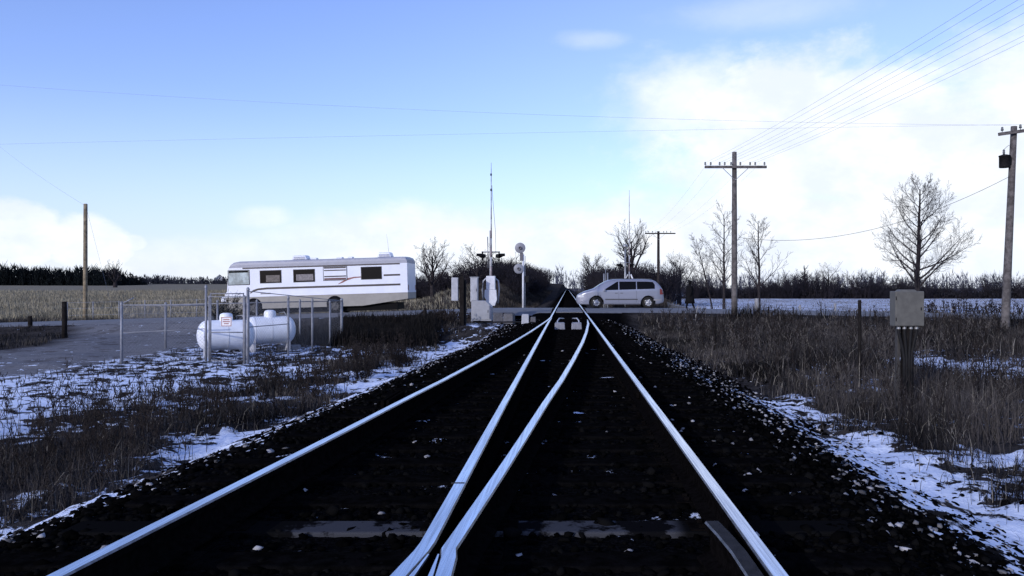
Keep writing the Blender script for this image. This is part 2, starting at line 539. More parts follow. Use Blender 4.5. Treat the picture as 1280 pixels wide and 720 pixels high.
def rail(path, width=None, name='rail'):
    """path = [(x, y)], sweeps the rail profile; the head is bright steel, web and foot rust"""
    v = []; f = []; mi = []
    n = len(PROF)
    for i, (x, y) in enumerate(path):
        x0, y0 = path[max(i - 1, 0)]; x1, y1 = path[min(i + 1, len(path) - 1)]
        d = Vector((x1 - x0, y1 - y0)).normalized(); nrm = Vector((d.y, -d.x))
        k = width[i] if width else 1.0
        for (a, z) in PROF: v.append((x + nrm.x * a * k, y + nrm.y * a * k, z))
    for i in range(len(path) - 1):
        for k in range(n):
            k2 = (k + 1) % n
            f.append((i * n + k, i * n + k2, (i + 1) * n + k2, (i + 1) * n + k))
            mi.append(0 if k == 7 else (2 if k in (6, 8) else 1))
    me = bpy.data.meshes.new(name)
    me.from_pydata(v, [], f + [tuple(range(n)), tuple(range((len(path) - 1) * n, len(path) * n))][:2])
    me.polygons.foreach_set('material_index', np.array(mi + [1, 1], np.int32))
    bm = bmesh.new(); bm.from_mesh(me); bmesh.ops.recalc_face_normals(bm, faces=bm.faces); bm.to_mesh(me); bm.free()
    return link(name, me, [rail_m, rust, edge_m], track)
XL, XR = -.645, .854
yn = list(np.concatenate([np.arange(-12, 34, .5), np.arange(34, 60, 2), np.arange(60, 900, 20)]))
r_ = rail([(XL - float(branch(y)) if y < 31.5 else XL, y) for y in yn]); r_['label'] = 'outer rail curving off along the diverging track'
r_ = rail([(XR, y) for y in yn]); r_['label'] = 'straight outer rail beside the gravel shoulder'
# inner straight rail: tip at the switch, bends out into the wing of the frog by the camera
by = [31.3, 30, 28, 24] + list(np.arange(22, 3.9, -1)) + [3.62, 3.50, 3.35, 3.1, 2.6, 2.0]
bx = []
wid = []
for y in by:
    x = XL + .012 + (.06 * sstep(27, 31.3, y) * .6)
    if y < 3.56: x -= (3.56 - y) * .122
    bx.append(float(x)); wid.append(.12 if y > 31 else (.5 if y > 29.5 else 1.0))
r_ = rail(list(zip(bx, by)), wid); r_['label'] = 'inner straight rail bending outward at the frog'
cy = [29.2, 28, 26] + list(np.arange(25, 4, -1)) + [3.75, 3.54, 3.42, 3.2, 2.6, 2.0]
cx = []; wid = []
for y in cy:
    x = XR - float(np.interp(y, _OY, _OV)) - .02 * float(sstep(3.6, 8, y)) - .05 * float(sstep(26, 29.2, y))
    if y < 3.54: x = -.513 + (3.54 - y) * .05
    cx.append(float(x)); wid.append(.15 if y > 29 else (.6 if y > 27.5 else 1.0))
r_ = rail(list(zip(cx, cy)), wid); r_['label'] = 'inner curved rail of the diverging track'
# frog point rails between the wings
r_ = rail([(-.600, 3.46), (-.622, 3.19), (-.670, 2.6), (-.72, 2.0)], [.10, .33, .5, .5], 'frog_point')
r_ = rail([(-.557, 3.46), (-.546, 3.19), (-.520, 2.6), (-.49, 2.0)], [.10, .33, .5, .5], 'frog_point')
# guard rail against the right rail: flared end
g_ = rail([(.715, 3.95), (.735, 3.75), (.752, 3.5), (.757, 3.0), (.757, 1.5)], None, 'guard_rail')
g_.data.materials[0] = mat('dull guard steel', (.026, .025, .028), .8, .0, vary=.5, scale=15, spec=.1); g_['label'] = 'short dark guard rail with a flared end'

# rail joints: splice bars
for (x, y) in ((-.645, 4.72), (-.645 - 1.29, 8.9), (.854, 9.7)):
    m_ = MB(); m_.box((x + .03, y, -.09), (.035, .8, .09), bevel=.006); m_.box((x - .03, y, -.09), (.035, .8, .09), bevel=.006)
    for k in range(4): m_.box((x + .055, y - .3 + .2 * k, -.09), (.03, .03, .03))
    m_.build('splice_bar', rust, track)
m_ = MB(); m_.box((-.645, 4.72, -.0015), (.079, .012, .008)); m_.build('rail_gap', mat('joint gap', (.01, .01, .01), .9), track)

ties = 0
y = .6 - 20 * .56
while y < 37.6:
    o_ = branch(y)
    x0 = -1.45 - o_; x1 = 1.66
    jx, jy = random.uniform(-.06, .06), random.uniform(-.02, .02)
    m_ = MB(); m_.box(((x0 + x1) / 2 + jx, y + jy, -.275), (x1 - x0, .225, .17), RZ(random.uniform(-.006, .006)), bevel=.012)
    pale = abs(y - 4.52) < .26
    tt = m_.build('sleeper', tie_pale if pale else tie_m, track)
    if pale: tt['label'] = 'sleeper with pale worn patches'
    if 0 < y < 13:
        for rx in (XL - float(o_), XL, XR - float(o_), XR):
            m_ = MB(); m_.box((rx, y + jy, -.1885), (.34, .18, .014), bevel=.003)
            for sx in (-.105, .105):
                m_.box((rx + sx, y + jy + .04, -.178), (.03, .025, .034)); m_.box((rx + sx, y + jy - .05, -.178), (.03, .025, .034))
            m_.build('tie_plate', rust, tt)
    y += .56; ties += 1
v = []; q = []
for k, y in enumerate(np.arange(47.5, 330, .56)):
    j = len(v)
    for dz in (-.36, -.19):
        for dx, dy in ((-1.2, -.11), (1.41, -.11), (1.41, .11), (-1.2, .11)): v.append((dx, y + dy, dz))
    q += [(j + 4, j + 5, j + 6, j + 7), (j, j + 1, j + 5, j + 4), (j + 1, j + 2, j + 6, j + 5), (j + 3, j, j + 4, j + 7)]
tag(np_mesh('far_sleepers', np.array(v), np.array(q), np.full(len(q), 4), tie_m, parent=track), kind='stuff')

# ballast stones
def rocks(n, xs, ys, size, cols, zoff=0.0):
    ico = bmesh.new(); bmesh.ops.create_icosphere(ico, subdivisions=1, radius=1.0)
    bv = np.array([v.co[:] for v in ico.verts]); bf = np.array([[v.index for v in f.verts] for f in ico.faces]); ico.free()
    s = size[:, None, None] * np.stack([rng.uniform(.7, 1.25, n), rng.uniform(.7, 1.25, n), rng.uniform(.45, .85, n)], 1)[:, None, :]
    V = bv[None] * (1 + rng.uniform(-.42, .42, (n, 12, 1))) * s
    a = rng.uniform(0, 6.283, n); ca, sa = np.cos(a)[:, None], np.sin(a)[:, None]
    bt = rng.uniform(-.5, .5, n); cb, sb = np.cos(bt)[:, None], np.sin(bt)[:, None]
    x = V[..., 0] * cb - V[..., 2] * sb; z = V[..., 0] * sb + V[..., 2] * cb; yv = V[..., 1]
    x2 = x * ca - yv * sa; y2 = x * sa + yv * ca
    zc = terrain(xs, ys) + size * .18 + zoff
    out = np.stack([x2 + xs[:, None], y2 + ys[:, None], z + zc[:, None]], 2).reshape(-1, 3)
    F = (bf[None] + (np.arange(n) * 12)[:, None, None]).reshape(-1, 3)
    return out, F, np.repeat(cols, 12, 0)
N = 46000
yy = 1.5 + 34 * rng.random(N) ** 2.0
side = rng.random(N)
xx = np.where(side < .50, 1.0 + np.where(rng.random(N) < .12, 3.6, 2.6) * rng.random(N) ** .9, np.where(side < .78, -(1.0 + branch(yy)) - 1.9 * rng.random(N), rng.uniform(-2.2, .8, N)))
mid = side >= .78
sz = rng.uniform(.012, .034, N) * np.where(rng.random(N) < .05, 1.6, 1)
sh = rng.random(N)
base = .0012 + .0045 * rng.random(N) ** 2
edge = np.where(xx > 0, sstep(1.5, 2.7, xx), sstep(.4, 1.5, -xx - 1.0 - branch(yy)))
pal = sh < np.where(mid, .006, .02 + .17 * edge)
base = np.where(pal, rng.uniform(.05, .38, N), base); sz = np.where(pal, np.minimum(sz, .03), sz)
cols = np.stack([base, base * .99, base * 1.05], 1)
near_rail = np.zeros(N, bool)
for rx in (XL - branch(yy), XL + 0 * yy, XR - branch(yy), XR + 0 * yy): near_rail |= np.abs(xx - rx) < .10
keep = ~near_rail
xx, yy, sz, cols = xx[keep], yy[keep], sz[keep], cols[keep]
V, F, C_ = rocks(len(xx), xx, yy, sz, cols)
stone = mat('ballast stone', (.02, .02, .02), .95, attr='tone', spec=.0)
tag(np_mesh('ballast_gravel', V, F, np.full(len(F), 3), stone, C_), kind='stuff')
#@@PART2
# ------------------------------------------------------------------ plants
def seg_mesh(name, P0, P1, R0, R1, k, m, parent=None, color=None):
    P0, P1 = np.array(P0), np.array(P1); R0, R1 = np.array(R0), np.array(R1)
    d = P1 - P0; L = np.linalg.norm(d, axis=1, keepdims=True); d = d / np.maximum(L, 1e-6)
    a = np.where(np.abs(d[:, 2:3]) < .9, np.array([[0, 0, 1.]]), np.array([[1., 0, 0]]))
    u = np.cross(d, a); u /= np.linalg.norm(u, axis=1, keepdims=True); v = np.cross(d, u)
    an = np.arange(k) * 2 * math.pi / k
    ring = u[:, None] * np.cos(an)[None, :, None] + v[:, None] * np.sin(an)[None, :, None]
    A = P0[:, None] + ring * R0[:, None, None]; B = P1[:, None] + ring * R1[:, None, None]
    V = np.concatenate([A, B], 1).reshape(-1, 3)
    n = len(P0); o = (np.arange(n) * 2 * k)[:, None, None]
    kk = np.arange(k); k2 = (kk + 1) % k
    q = np.stack([kk, k2, k2 + k, kk + k], 1)[None] + o
    q = q.reshape(-1, 4)
    return np_mesh(name, V, q, np.full(len(q), 4), m, parent=parent, smooth=k > 4)


def grow_tree(rg, height, trunk_r, style):
    """returns thick and thin limb segments of a bare tree"""
    thick, thin = [], []
    def branch_(p, d, length, r, level, nseg):
        pts = [p]; rad = [r]
        dd = d.copy()
        for i in range(nseg):
            wob = rg.normal(0, style['wob'] * (.35 if level == 0 else 1 + level * .3), 3)
            if level == 0: dd = dd + (np.array([style.get('lean', 0), 0, 1.]) - dd) * .5
            dd = dd + wob * .5 + np.array([0, 0, style['up'] * (0.5 if level else .2)])
            dd /= np.linalg.norm(dd)
            p = p + dd * (length / nseg)
            pts.append(p); rad.append(max(r * (1 - (i + 1) / nseg * (.86 if level else .82)), .004))
        dst = thick if level <= 1 else thin
        for i in range(nseg): dst.append((pts[i], pts[i + 1], rad[i], rad[i + 1]))
        if level >= style['levels']: return
        nb = style['n'][level]
        for j in range(nb):
            f = style['start'][level] + (1 - style['start'][level]) * (j + rg.random()) / nb
            f = min(f, .99)
            x = f * nseg; i = int(x); q = pts[i] + (pts[i + 1] - pts[i]) * (x - i)
            loc = pts[i + 1] - pts[i]; loc = loc / np.linalg.norm(loc)
            az = j * 2.4 + rg.uniform(-.6, .6)
            a = np.array([0, 0, 1.]) if abs(loc[2]) < .9 else np.array([1., 0, 0])
            u = np.cross(loc, a); u /= np.linalg.norm(u); v_ = np.cross(loc, u)
            ang = style['ang'][level] + rg.uniform(-.2, .2)
            nd = loc * math.cos(ang) + (u * math.cos(az) + v_ * math.sin(az)) * math.sin(ang)
            ln_ = style['len'][level] * length * (1 - f * style['fall'][level]) * rg.uniform(.75, 1.15)
            rr = max(rad[i] * style['rk'], .006)
            branch_(q, nd, ln_, rr, level + 1, max(2, 5 - level))
    branch_(np.array([0, 0, -.3]), np.array([style.get('lean', 0), 0, 1.]), height * style['trunk'], trunk_r, 0, 9)
    return thick, thin


OAK = dict(wob=.16, up=.17, levels=4, n=(30, 8, 6, 4), start=(.18, .15, .12, .15), ang=(.90, .6, .6, .6), len=(.56, .52, .52, .55), fall=(.70, .4, .4, .4), rk=.40, trunk=.90)
ELM = dict(wob=.14, up=.16, levels=4, n=(13, 8, 6, 4), start=(.28, .2, .15, .2), ang=(.72, .6, .6, .6), len=(.80, .5, .5, .55), fall=(.50, .4, .5, .4), rk=.55, trunk=.72)
SLIM = dict(wob=.14, up=.18, levels=4, n=(17, 7, 5, 3), start=(.24, .15, .12, .15), ang=(.80, .65, .65, .6), len=(.46, .50, .5, .5), fall=(.72, .4, .4, .4), rk=.42, trunk=1.0)
ROUND = dict(wob=.18, up=.08, levels=4, n=(10, 6, 5, 4), start=(.16, .2, .15, .2), ang=(.8, .75, .7, .6), len=(.95, .5, .5, .55), fall=(.35, .4, .4, .4), rk=.5, trunk=.52)
bark = mat('dark bark', (.035, .030, .032), .95, vary=.5, scale=8, spec=.1)
twig_m = mat('grey twigs', (.040, .035, .042), .95, vary=.4, scale=3, spec=.1)
far_twig = mat('thicket twigs', (.030, .027, .034), .95, vary=.4, scale=1, spec=.1)


def tree(label, px, d, top_py, style, r, seed, group=None, name='bare_tree', cat='tree', tw=1.0):
    x = WX(px, d); z = gz(x, d)
    h = WZ(top_py, d) - z
    rg = np.random.default_rng(seed)
    th, tn = grow_tree(rg, h, r, style)
    top = max(max(s[1][2] for s in th), max(s[1][2] for s in tn))
    k = h / top
    root = empty(name, (x, d, z)); tag(root, label, cat, group)
    for nm, sg, kk, m in (('trunk', th, 6, bark), ('crown', tn, 4, twig_m)):
        seg_mesh(nm, [s[0] * k for s in sg], [s[1] * k for s in sg], [s[2] * tw for s in sg], [s[3] * tw for s in sg], kk, m, root)
    return root


tree('large bare tree with wide level limbs behind the grey box on a post', 1145, 55, 216, OAK, .20, 3, tw=1.1)
tree('slim bare tree just right of the tall telegraph pole', 949, 56, 266, SLIM, .13, 5)
tree('slim bare forked tree half hidden by the tall telegraph pole', 905, 58, 248, SLIM, .13, 12)
tree('thin bare sapling leaning left of the tall telegraph pole', 893, 62, 290, dict(SLIM, lean=-.25), .08, 21)
tree('bare open tree standing past the rear end of the motorhome', 541, 70, 296, ELM, .20, 8, tw=1.2)
tree('dense bare tree behind the raised crossing gate', 597, 82, 300, ROUND, .18, 15, tw=1.1)
tree('tall spreading bare tree behind the short telegraph pole', 791, 92, 272, ELM, .28, 27, tw=1.3)
tree('bare tree with round crown beyond the dark wood across the stubble field', 144, 215, 324, ROUND, .30, 31, tw=2.0)
tree('pale bare tree between the two telegraph poles', 850, 95, 312, ELM, .17, 44, tw=1.1)
tree('bare slender tree standing over the thicket right of the far track', 741, 150, 315, ELM, .22, 48, tw=1.6)
tree('bare tree with a fine tall crown rising from the hedgerow', 1036, 172, 326, ROUND, .26, 51, tw=1.7)
tree('bare narrow tree rising from the hedgerow left of the tallest one', 1006, 172, 331, SLIM, .26, 52, tw=1.9)
tree('bare bushy tree in the hedgerow above the dark fence post', 1072, 176, 337, ROUND, .24, 53, tw=1.7)
tree('bare tree showing over the far wood beside the transformer pole', 1232, 260, 341, ROUND, .3, 54, tw=2.2)
tree('bare tree in the hedgerow close behind the slim tree', 985, 170, 335, ROUND, .22, 55, tw=1.7)
#tree('small round bare tree leaning over the road behind the walking person', 872, 74, 338, ROUND, .12, 56)


def shrub_mesh(name, seed, h, w, n):
    rg = np.random.default_rng(seed)
    s = []
    for i in range(n):
        a = rg.uniform(0, 6.283); rr = w * .45 * rg.random() ** .7
        p = np.array([rr * math.cos(a), rr * math.sin(a), -.2])
        d = np.array([math.cos(a) * rg.uniform(.05, .45), math.sin(a) * rg.uniform(.05, .45), 1.0])
        L = h * rg.uniform(.55, 1.0)
        q = p
        for j in range(4):
            d = d + rg.normal(0, .16, 3); d /= np.linalg.norm(d)
            q2 = q + d * L / 4
            s.append((q, q2, .030 * (1 - j * .22), .030 * (1 - (j + 1) * .22)))
            for b_ in range(4):
                dd = d + rg.normal(0, .55, 3); dd /= np.linalg.norm(dd)
                q3 = q2 + dd * L * rg.uniform(.10, .24)
                s.append((q2, q3, .014, .006))
                for c_ in range(2):
                    d3 = dd + rg.normal(0, .5, 3); d3 /= np.linalg.norm(d3)
                    s.append((q3, q3 + d3 * L * rg.uniform(.07, .14), .008, .004))
            q = q2
    return s
SHR = []
for k in range(6):
    s = shrub_mesh('shrub', 90 + k, 1.0 * (4.2 if k < 3 else 3.0), 3.4, 46 if k < 3 else 60)
    SHR.append(s)
shr_proto = {}
def shrub(x, y, h, kind, label, group, name='bare_shrub', k=1.0):
    key = (kind, round(k, 1))
    if key not in shr_proto:
        s = SHR[kind]
        o = seg_mesh(name, [a[0] for a in s], [a[1] for a in s], [a[2] * k for a in s], [a[3] * k for a in s], 3, far_twig)
        shr_proto[key] = o
    else:
        o = shr_proto[key].copy(); COL.objects.link(o); o.name = name
    hh = 4.2 if kind < 3 else 3.0
    o.location = (x, y, gz(x, y)); o.rotation_euler = (0, 0, random.uniform(0, 6.28))
    sc = h / hh; o.scale = (sc * random.uniform(.9, 1.25), sc * random.uniform(.9, 1.25), sc)
    tag(o, label, 'shrub', group)
    return o
# thicket left of the far track
for i in range(64):
    y = 66 + 150 * (i / 64) ** 1.3 + random.uniform(-2, 2)
    y += 16
    x = -random.uniform(4.6, max(5.2, .088 * y))
    shrub(x, y, random.uniform(1.6, 2.6) + .012 * (y - 66), random.randrange(3), 'bare grey shrub in the thicket on the bank left of the far track', 'shrubs in the thicket left of the far track', k=1.6)
# thicket right of the far track
for i in range(56):
    y = 62 + 160 * (i / 56) ** 1.3 + random.uniform(-2, 2)
    y += 22
    x = random.uniform(4.8, .125 * y)
    shrub(x, y, random.uniform(2.4, 3.8) + .014 * (y - 62), random.randrange(6), 'bare grey shrub in the thicket right of the far track behind the minivan', 'shrubs in the thicket right of the far track', k=1.6)
# hedgerow across the right field
for i in range(64):
    px = 862 + 430 * i / 63 + random.uniform(-4, 4)
    d = random.uniform(166, 174)
    shrub(WX(px, d), d, random.uniform(1.6, 3.9) + (1.8 if random.random() < .16 else 0), random.randrange(6), 'bare dark shrub in the hedgerow across the snowy field', 'shrubs of the hedgerow across the snowy field', k=1.5)
# shrubs past the motorhome, left of the crossing
for i in range(30):
    px = 500 + 125 * i / 29; d = random.uniform(92, 112)
    shrub(WX(px, d), d, random.uniform(1.8, 3.6), random.randrange(6), 'low bare shrub in the row beyond the field past the motorhome', 'shrubs in the row past the motorhome', k=2.0)


def mass(name, n, fx, fy, hmin, hmax, m, k, label=None):
    """a far wood that reads as one mass: many small upright leafy or twiggy spikes"""
    V = []; F = []
    a = rng.random(n)
    x = fx(a); y = fy(rng.random(n), a)
    z = terrain(x, y) - .3
    h = rng.uniform(hmin, hmax, n) * (0.55 + .9 * fbm(x * .12, y * .05, 3))
    h = h * (.35 + .65 * sstep(0, .12, a) * (1 - sstep(.82, 1.0, a)))
    P0, P1, R0, R1 = [], [], [], []
    for j in range(k):
        an = rng.uniform(0, 6.283, n); rr = rng.uniform(.2, 1.6, n)
        zz = rng.uniform(.0, .85, n) * h
        ln_ = rng.uniform(.12, .30, n) * h
        p0 = np.stack([x + np.cos(an) * rr * (1 - zz / h * .6) * .8, y + np.sin(an) * rr * .8, z + zz], 1)
        p1 = p0 + np.stack([np.cos(an) * ln_ * .5, np.sin(an) * ln_ * .5, ln_], 1)
        P0.append(p0); P1.append(p1); R0.append(np.full(n, .22) * rng.uniform(.5, 1.2, n)); R1.append(np.full(n, .02))
    P0.append(np.stack([x, y, z], 1)); P1.append(np.stack([x, y, z + h], 1)); R0.append(np.full(n, .16)); R1.append(np.full(n, .03))
    o = seg_mesh(name, np.concatenate(P0), np.concatenate(P1), np.concatenate(R0), np.concatenate(R1), 3, m)
    return tag(o, kind='stuff')
ever = mat('evergreen needles', (.010, .013, .014), .95, vary=.5, scale=.4, spec=.05)
hazed_wood = mat('far wood', (.095, .100, .135), .95, vary=.4, scale=.05, spec=.05)  # distance haze mixed into the colour: paler and bluer than near twigs
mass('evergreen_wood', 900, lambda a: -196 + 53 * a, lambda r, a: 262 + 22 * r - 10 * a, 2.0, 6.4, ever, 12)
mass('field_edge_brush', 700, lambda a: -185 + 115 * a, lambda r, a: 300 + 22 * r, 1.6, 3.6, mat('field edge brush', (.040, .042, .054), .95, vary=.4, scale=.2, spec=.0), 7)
mass('far_woods', 1500, lambda a: -620 + 560 * a, lambda r, a: 640 + 60 * r, 4, 8, hazed_wood, 6)
mass('far_woods', 1700, lambda a: -60 + 560 * a, lambda r, a: 420 + 60 * r, 5.5, 11.5, hazed_wood, 7)
mass('hedgerow_undergrowth', 1500, lambda a: 24 + 84 * a, lambda r, a: 167 + 7 * r, 1.2, 2.6, mat('hedge twigs', (.022, .021, .026), .95, vary=.4, scale=1, spec=.05), 7)
mass('thicket_undergrowth', 800, lambda a: np.where(a < .5, -4.8 - 8 * a, 5.0 + 14 * (a - .5)), lambda r, a: 84 + 150 * r ** 1.2, .6, 1.8, mat('undergrowth twigs', (.028, .025, .028), .95, vary=.4, scale=1, spec=.05), 6)


# grass: thin bent blades
def blades(name, n, fx, fy, dens, hfun, wid, m, cols, lean=.45):
    xs = fx(rng.random(n)); yv = fy(rng.random(n))
    keep = rng.random(n) < dens(xs, yv)
    xs, yv = xs[keep], yv[keep]; n = len(xs)
    z = terrain(xs, yv) - .02
    h = hfun(xs, yv) * rng.uniform(.45, 1.25, n)
    a = rng.uniform(0, 6.283, n); la = rng.uniform(0, 6.283, n); lm = np.abs(rng.normal(0, lean, n))
    w = wid * rng.uniform(.6, 1.4, n) * np.clip(yv / 9, .75, 3.2)
    wx, wy = np.cos(a) * w, np.sin(a) * w
    lx, ly = np.cos(la) * lm, np.sin(la) * lm
    V = np.empty((n, 5, 3))
    V[:, 0] = np.stack([xs - wx, yv - wy, z], 1); V[:, 1] = np.stack([xs + wx, yv + wy, z], 1)
    V[:, 2] = np.stack([xs + wx * .7 + lx * h * .3, yv + wy * .7 + ly * h * .3, z + h * .55], 1)
    V[:, 3] = np.stack([xs - wx * .7 + lx * h * .3, yv - wy * .7 + ly * h * .3, z + h * .55], 1)
    V[:, 4] = np.stack([xs + lx * h, yv + ly * h, z + h * (1 - .25 * np.minimum(lm, 1.5))], 1)
    base = np.arange(n) * 5
    loops = np.stack([base, base + 1, base + 2, base + 3, base + 3, base + 2, base + 4], 1)
    counts = np.tile([4, 3], n)
    ci = rng.random(n)
    c0, c1 = np.array(cols[0]), np.array(cols[1])
    pick = fbm(xs * .5, yv * .5, 61) * .75 + ci * .3
    c = c0[None] + (c1 - c0)[None] * (sstep(.3, .75, pick))[:, None]
    if len(cols) > 2: c = np.where((ci < .06)[:, None], np.array(cols[2])[None], c)
    o = np_mesh(name, V.reshape(-1, 3), loops, counts, m, np.repeat(c, 5, 0))
    return tag(o, kind='stuff')
grass_m = mat('dry grass', (.05, .045, .04), .9, attr='tone', spec=.1)
def d_right(x, y):
    s = snow_field(x, y)
    e = 3.7 + (fbm(y * .5, x * 0 + 2, 7) - .5) * 1.6 - .8 * sstep(20, 32, y)
    d = sstep(e - .3, e + .6, x) * (1 - .93 * sstep(.5, .66, s + (fbm(x * 1.6, y * 1.6, 21) - .5) * .5))
    return d * (.22 + .78 * sstep(.36, .60, fbm(x * .9, y * .9, 19))) * (.25 + .75 * sstep(.38, .55, fbm(x * .33, y * .33, 71))) * (y < RY0 - .8)
def h_right(x, y):
    return .30 + .48 * sstep(4.2, 6.0, x) * (.35 + 1.0 * fbm(x * .6, y * .6, 23)) * (1 - .45 * sstep(6.0, 8.5, x) * band(y, 8, 24, 1.5)) * (1 - .35 * (1 - sstep(4.5, 6.5, x)))
blades('dry_grass', 330000, lambda r: 3.0 + 30 * r ** 1.6, lambda r: 3.0 + 35 * r ** 1.35, d_right, h_right, .0042, grass_m, ((.004, .0038, .0042), (.060, .054, .053), (.17, .158, .14)), .66)
def d_left(x, y):
    s = snow_field(x, y)
    e = -4.15 + (fbm(y * .5, x * 0 + 9, 8) - .5) * 1.1
    lim = -7.6 - (fbm(y * .4, x * 0 + 4, 8) - .5) * 2.5 - 2.2 * (1 - sstep(5, 10, y)) + 1.0 * sstep(16, 21, y)
    d = (1 - sstep(e - .6, e + .3, x)) * sstep(lim - .8, lim + .8, x)
    d = d * (1 - .9 * sstep(.5, .66, s + (fbm(x * 1.6, y * 1.6, 21) - .5) * .5)) * (.12 + .88 * sstep(.38, .60, fbm(x * .9, y * .9, 29)))
    return .62 * d * (y < RY0 - .9)
def h_left(x, y): return .12 + .34 * fbm(x * .7, y * .7, 33) * (.55 + .75 * (1 - sstep(7, 15, y)))
blades('dry_grass', 190000, lambda r: -11 + 7.4 * r, lambda r: 4.0 + 33 * r ** 1.3, d_left, h_left, .0042, grass_m, ((.004, .0038, .0042), (.056, .050, .049), (.14, .13, .115)), .66)
# dark brush between compound and cabinet
blades('dark_brush', 46000, lambda r: -10.6 + 6.0 * r, lambda r: 27 + 10.4 * r, lambda x, y: band(x / y, -.345, -.165, .012) * band(y, 28, 37, .5), lambda x, y: .34 + .42 * fbm(x, y, 3), .005, grass_m, ((.004, .004, .0045), (.014, .0125, .0125)), .3)
blades('field_stubble', 70000, lambda r: 4 + 110 * r, lambda r: 50.5 + 112 * r ** 1.5, lambda x, y: (np.abs(((x * .1 + y) % 1.3) - .65) < .34) * .9 * sstep(.38, .56, fbm(x * .15, y * .4, 91)), lambda x, y: .10 + .16 * fbm(x * .2, y * .3, 53), .008, grass_m, ((.05, .047, .045), (.16, .145, .12)), .35)
# tufts over the snow and the compound, road verges
blades('grass_tufts', 90000, lambda r: -30 + 23 * r, lambda r: 7 + 31 * r, lambda x, y: np.where(lane_mask(x, y) > .15, 0, .55) * sstep(.45, .62, fbm(x * 1.1, y * 1.1, 15)) * (x < -7.0) * (.25 + .75 * sstep(17, 20, y)), lambda x, y: .10 + .22 * fbm(x * .9, y * .9, 37), .004, grass_m, ((.010, .0095, .010), (.050, .046, .044)))
blades('verge_grass', 60000, lambda r: -60 + 125 * r, lambda r: RY1 + .9 + 4.5 * r, lambda x, y: ((x < -4) | (x > 5)) * .9 * sstep(.35, .55, fbm(x * .5, y * .5, 5)), lambda x, y: .12 + .26 * fbm(x * .4, y * .4, 43), .006, grass_m, ((.04, .037, .036), (.15, .135, .11)))
blades('bank_grass', 60000, lambda r: -32 + 64 * r, lambda r: 50 + 90 * r ** 1.5, lambda x, y: ((np.abs(x) > 3.2) & (x < .13 * y)) * .8, lambda x, y: .22 + .3 * fbm(x * .4, y * .4, 43), .007, grass_m, ((.022, .020, .020), (.060, .054, .048)))
blades('bank_grass', 70000, lambda r: -15 + 12.4 * r, lambda r: 50 + 110 * r ** 1.4, lambda x, y: (x < -2.9) * 1.0, lambda x, y: .18 + .42 * fbm(x * .5, y * .3, 47), .007, grass_m, ((.016, .014, .014), (.060, .052, .046)))
blades('bank_grass', 40000, lambda r: 2.7 + 9 * r, lambda r: 47 + 80 * r ** 1.4, lambda x, y: (x < .125 * y) * 1.0, lambda x, y: .15 + .36 * fbm(x * .5, y * .3, 48), .007, grass_m, ((.016, .014, .014), (.060, .052, .046)))
# stubble of the corn field
def corn_d(x, y): return (x < -6 - (y - 50) * .12) * (np.abs(((x * .25 + y) % .9) - .45) < .22)
blades('corn_stubble', 240000, lambda r: -120 + 116 * r, lambda r: 50.5 + 110 * r ** 1.8, corn_d, lambda x, y: .30 + .42 * fbm(x * .2, y * .3, 53) + .45 * (1 - sstep(51, 56, y)) * fbm(x * .5, y, 3), .008, grass_m, ((.12, .11, .085), (.30, .27, .20)), .35)
# taller weeds: stems with side twigs
def weeds(name, spots, hmin, hmax, m, k=1.0):
    s = []
    for x, y in spots:
        z = gz(x, y); h = random.uniform(hmin, hmax); kk = k * max(1.0, y / 9)
        d = np.array([random.gauss(0, .16), random.gauss(0, .16), 1.0]); p = np.array([x, y, z - .03])
        for j in range(4):
            d = d + np.array([random.gauss(0, .1), random.gauss(0, .1), 0]); q = p + d / np.linalg.norm(d) * h / 4
            s.append((p, q, .0045 * kk * (1 - .15 * j), .0045 * kk * (1 - .15 * (j + 1))))
            if j:
                for b_ in range(4):
                    e = np.array([random.gauss(0, .6), random.gauss(0, .6), random.uniform(.4, 1.2)]); e = q + e / np.linalg.norm(e) * h * random.uniform(.08, .2)
                    s.append((q, e, .003 * kk, .0018 * kk))
                    s.append((e, e + np.array([random.gauss(0, .01), random.gauss(0, .01), .04]), .0055 * kk, .002 * kk))
            p = q
    o = seg_mesh(name, [a[0] for a in s], [a[1] for a in s], [a[2] for a in s], [a[3] for a in s], 3, m)
    return tag(o, kind='stuff')
weed_m = mat('dead weed stems', (.026, .021, .020), .9, vary=.5, scale=2, spec=.1)
def spots(n, x0, x1, y0, y1, dens, pw=1.3):
    out = []
    while len(out) < n:
        x = random.uniform(x0, x1); y = y0 + (y1 - y0) * random.random() ** pw
        if random.random() < float(dens(np.array([x]), np.array([y]))[0]): out.append((x, y))
    return out
weeds('dead_weeds', spots(900, 3.8, 24, 5, 37, d_right), .5, 1.05, weed_m)
weeds('pale_weeds', spots(420, 3.8, 22, 5, 36, d_right), .4, .95, mat('pale dead stems', (.10, .09, .085), .9, vary=.5, scale=2, spec=.0))
weeds('dead_weeds', spots(620, -11, -4.2, 5, 36, d_left), .25, .62, weed_m)
weeds('dead_weeds', spots(150, -10.5, -5.2, 6, 13, lambda x, y: x * 0 + 1, 1.0), .4, .9, weed_m)
weeds('dead_weeds', spots(120, 21, 30, 47, 49.5, lambda x, y: x * 0 + 1, 1.0), .5, 1.0, weed_m)
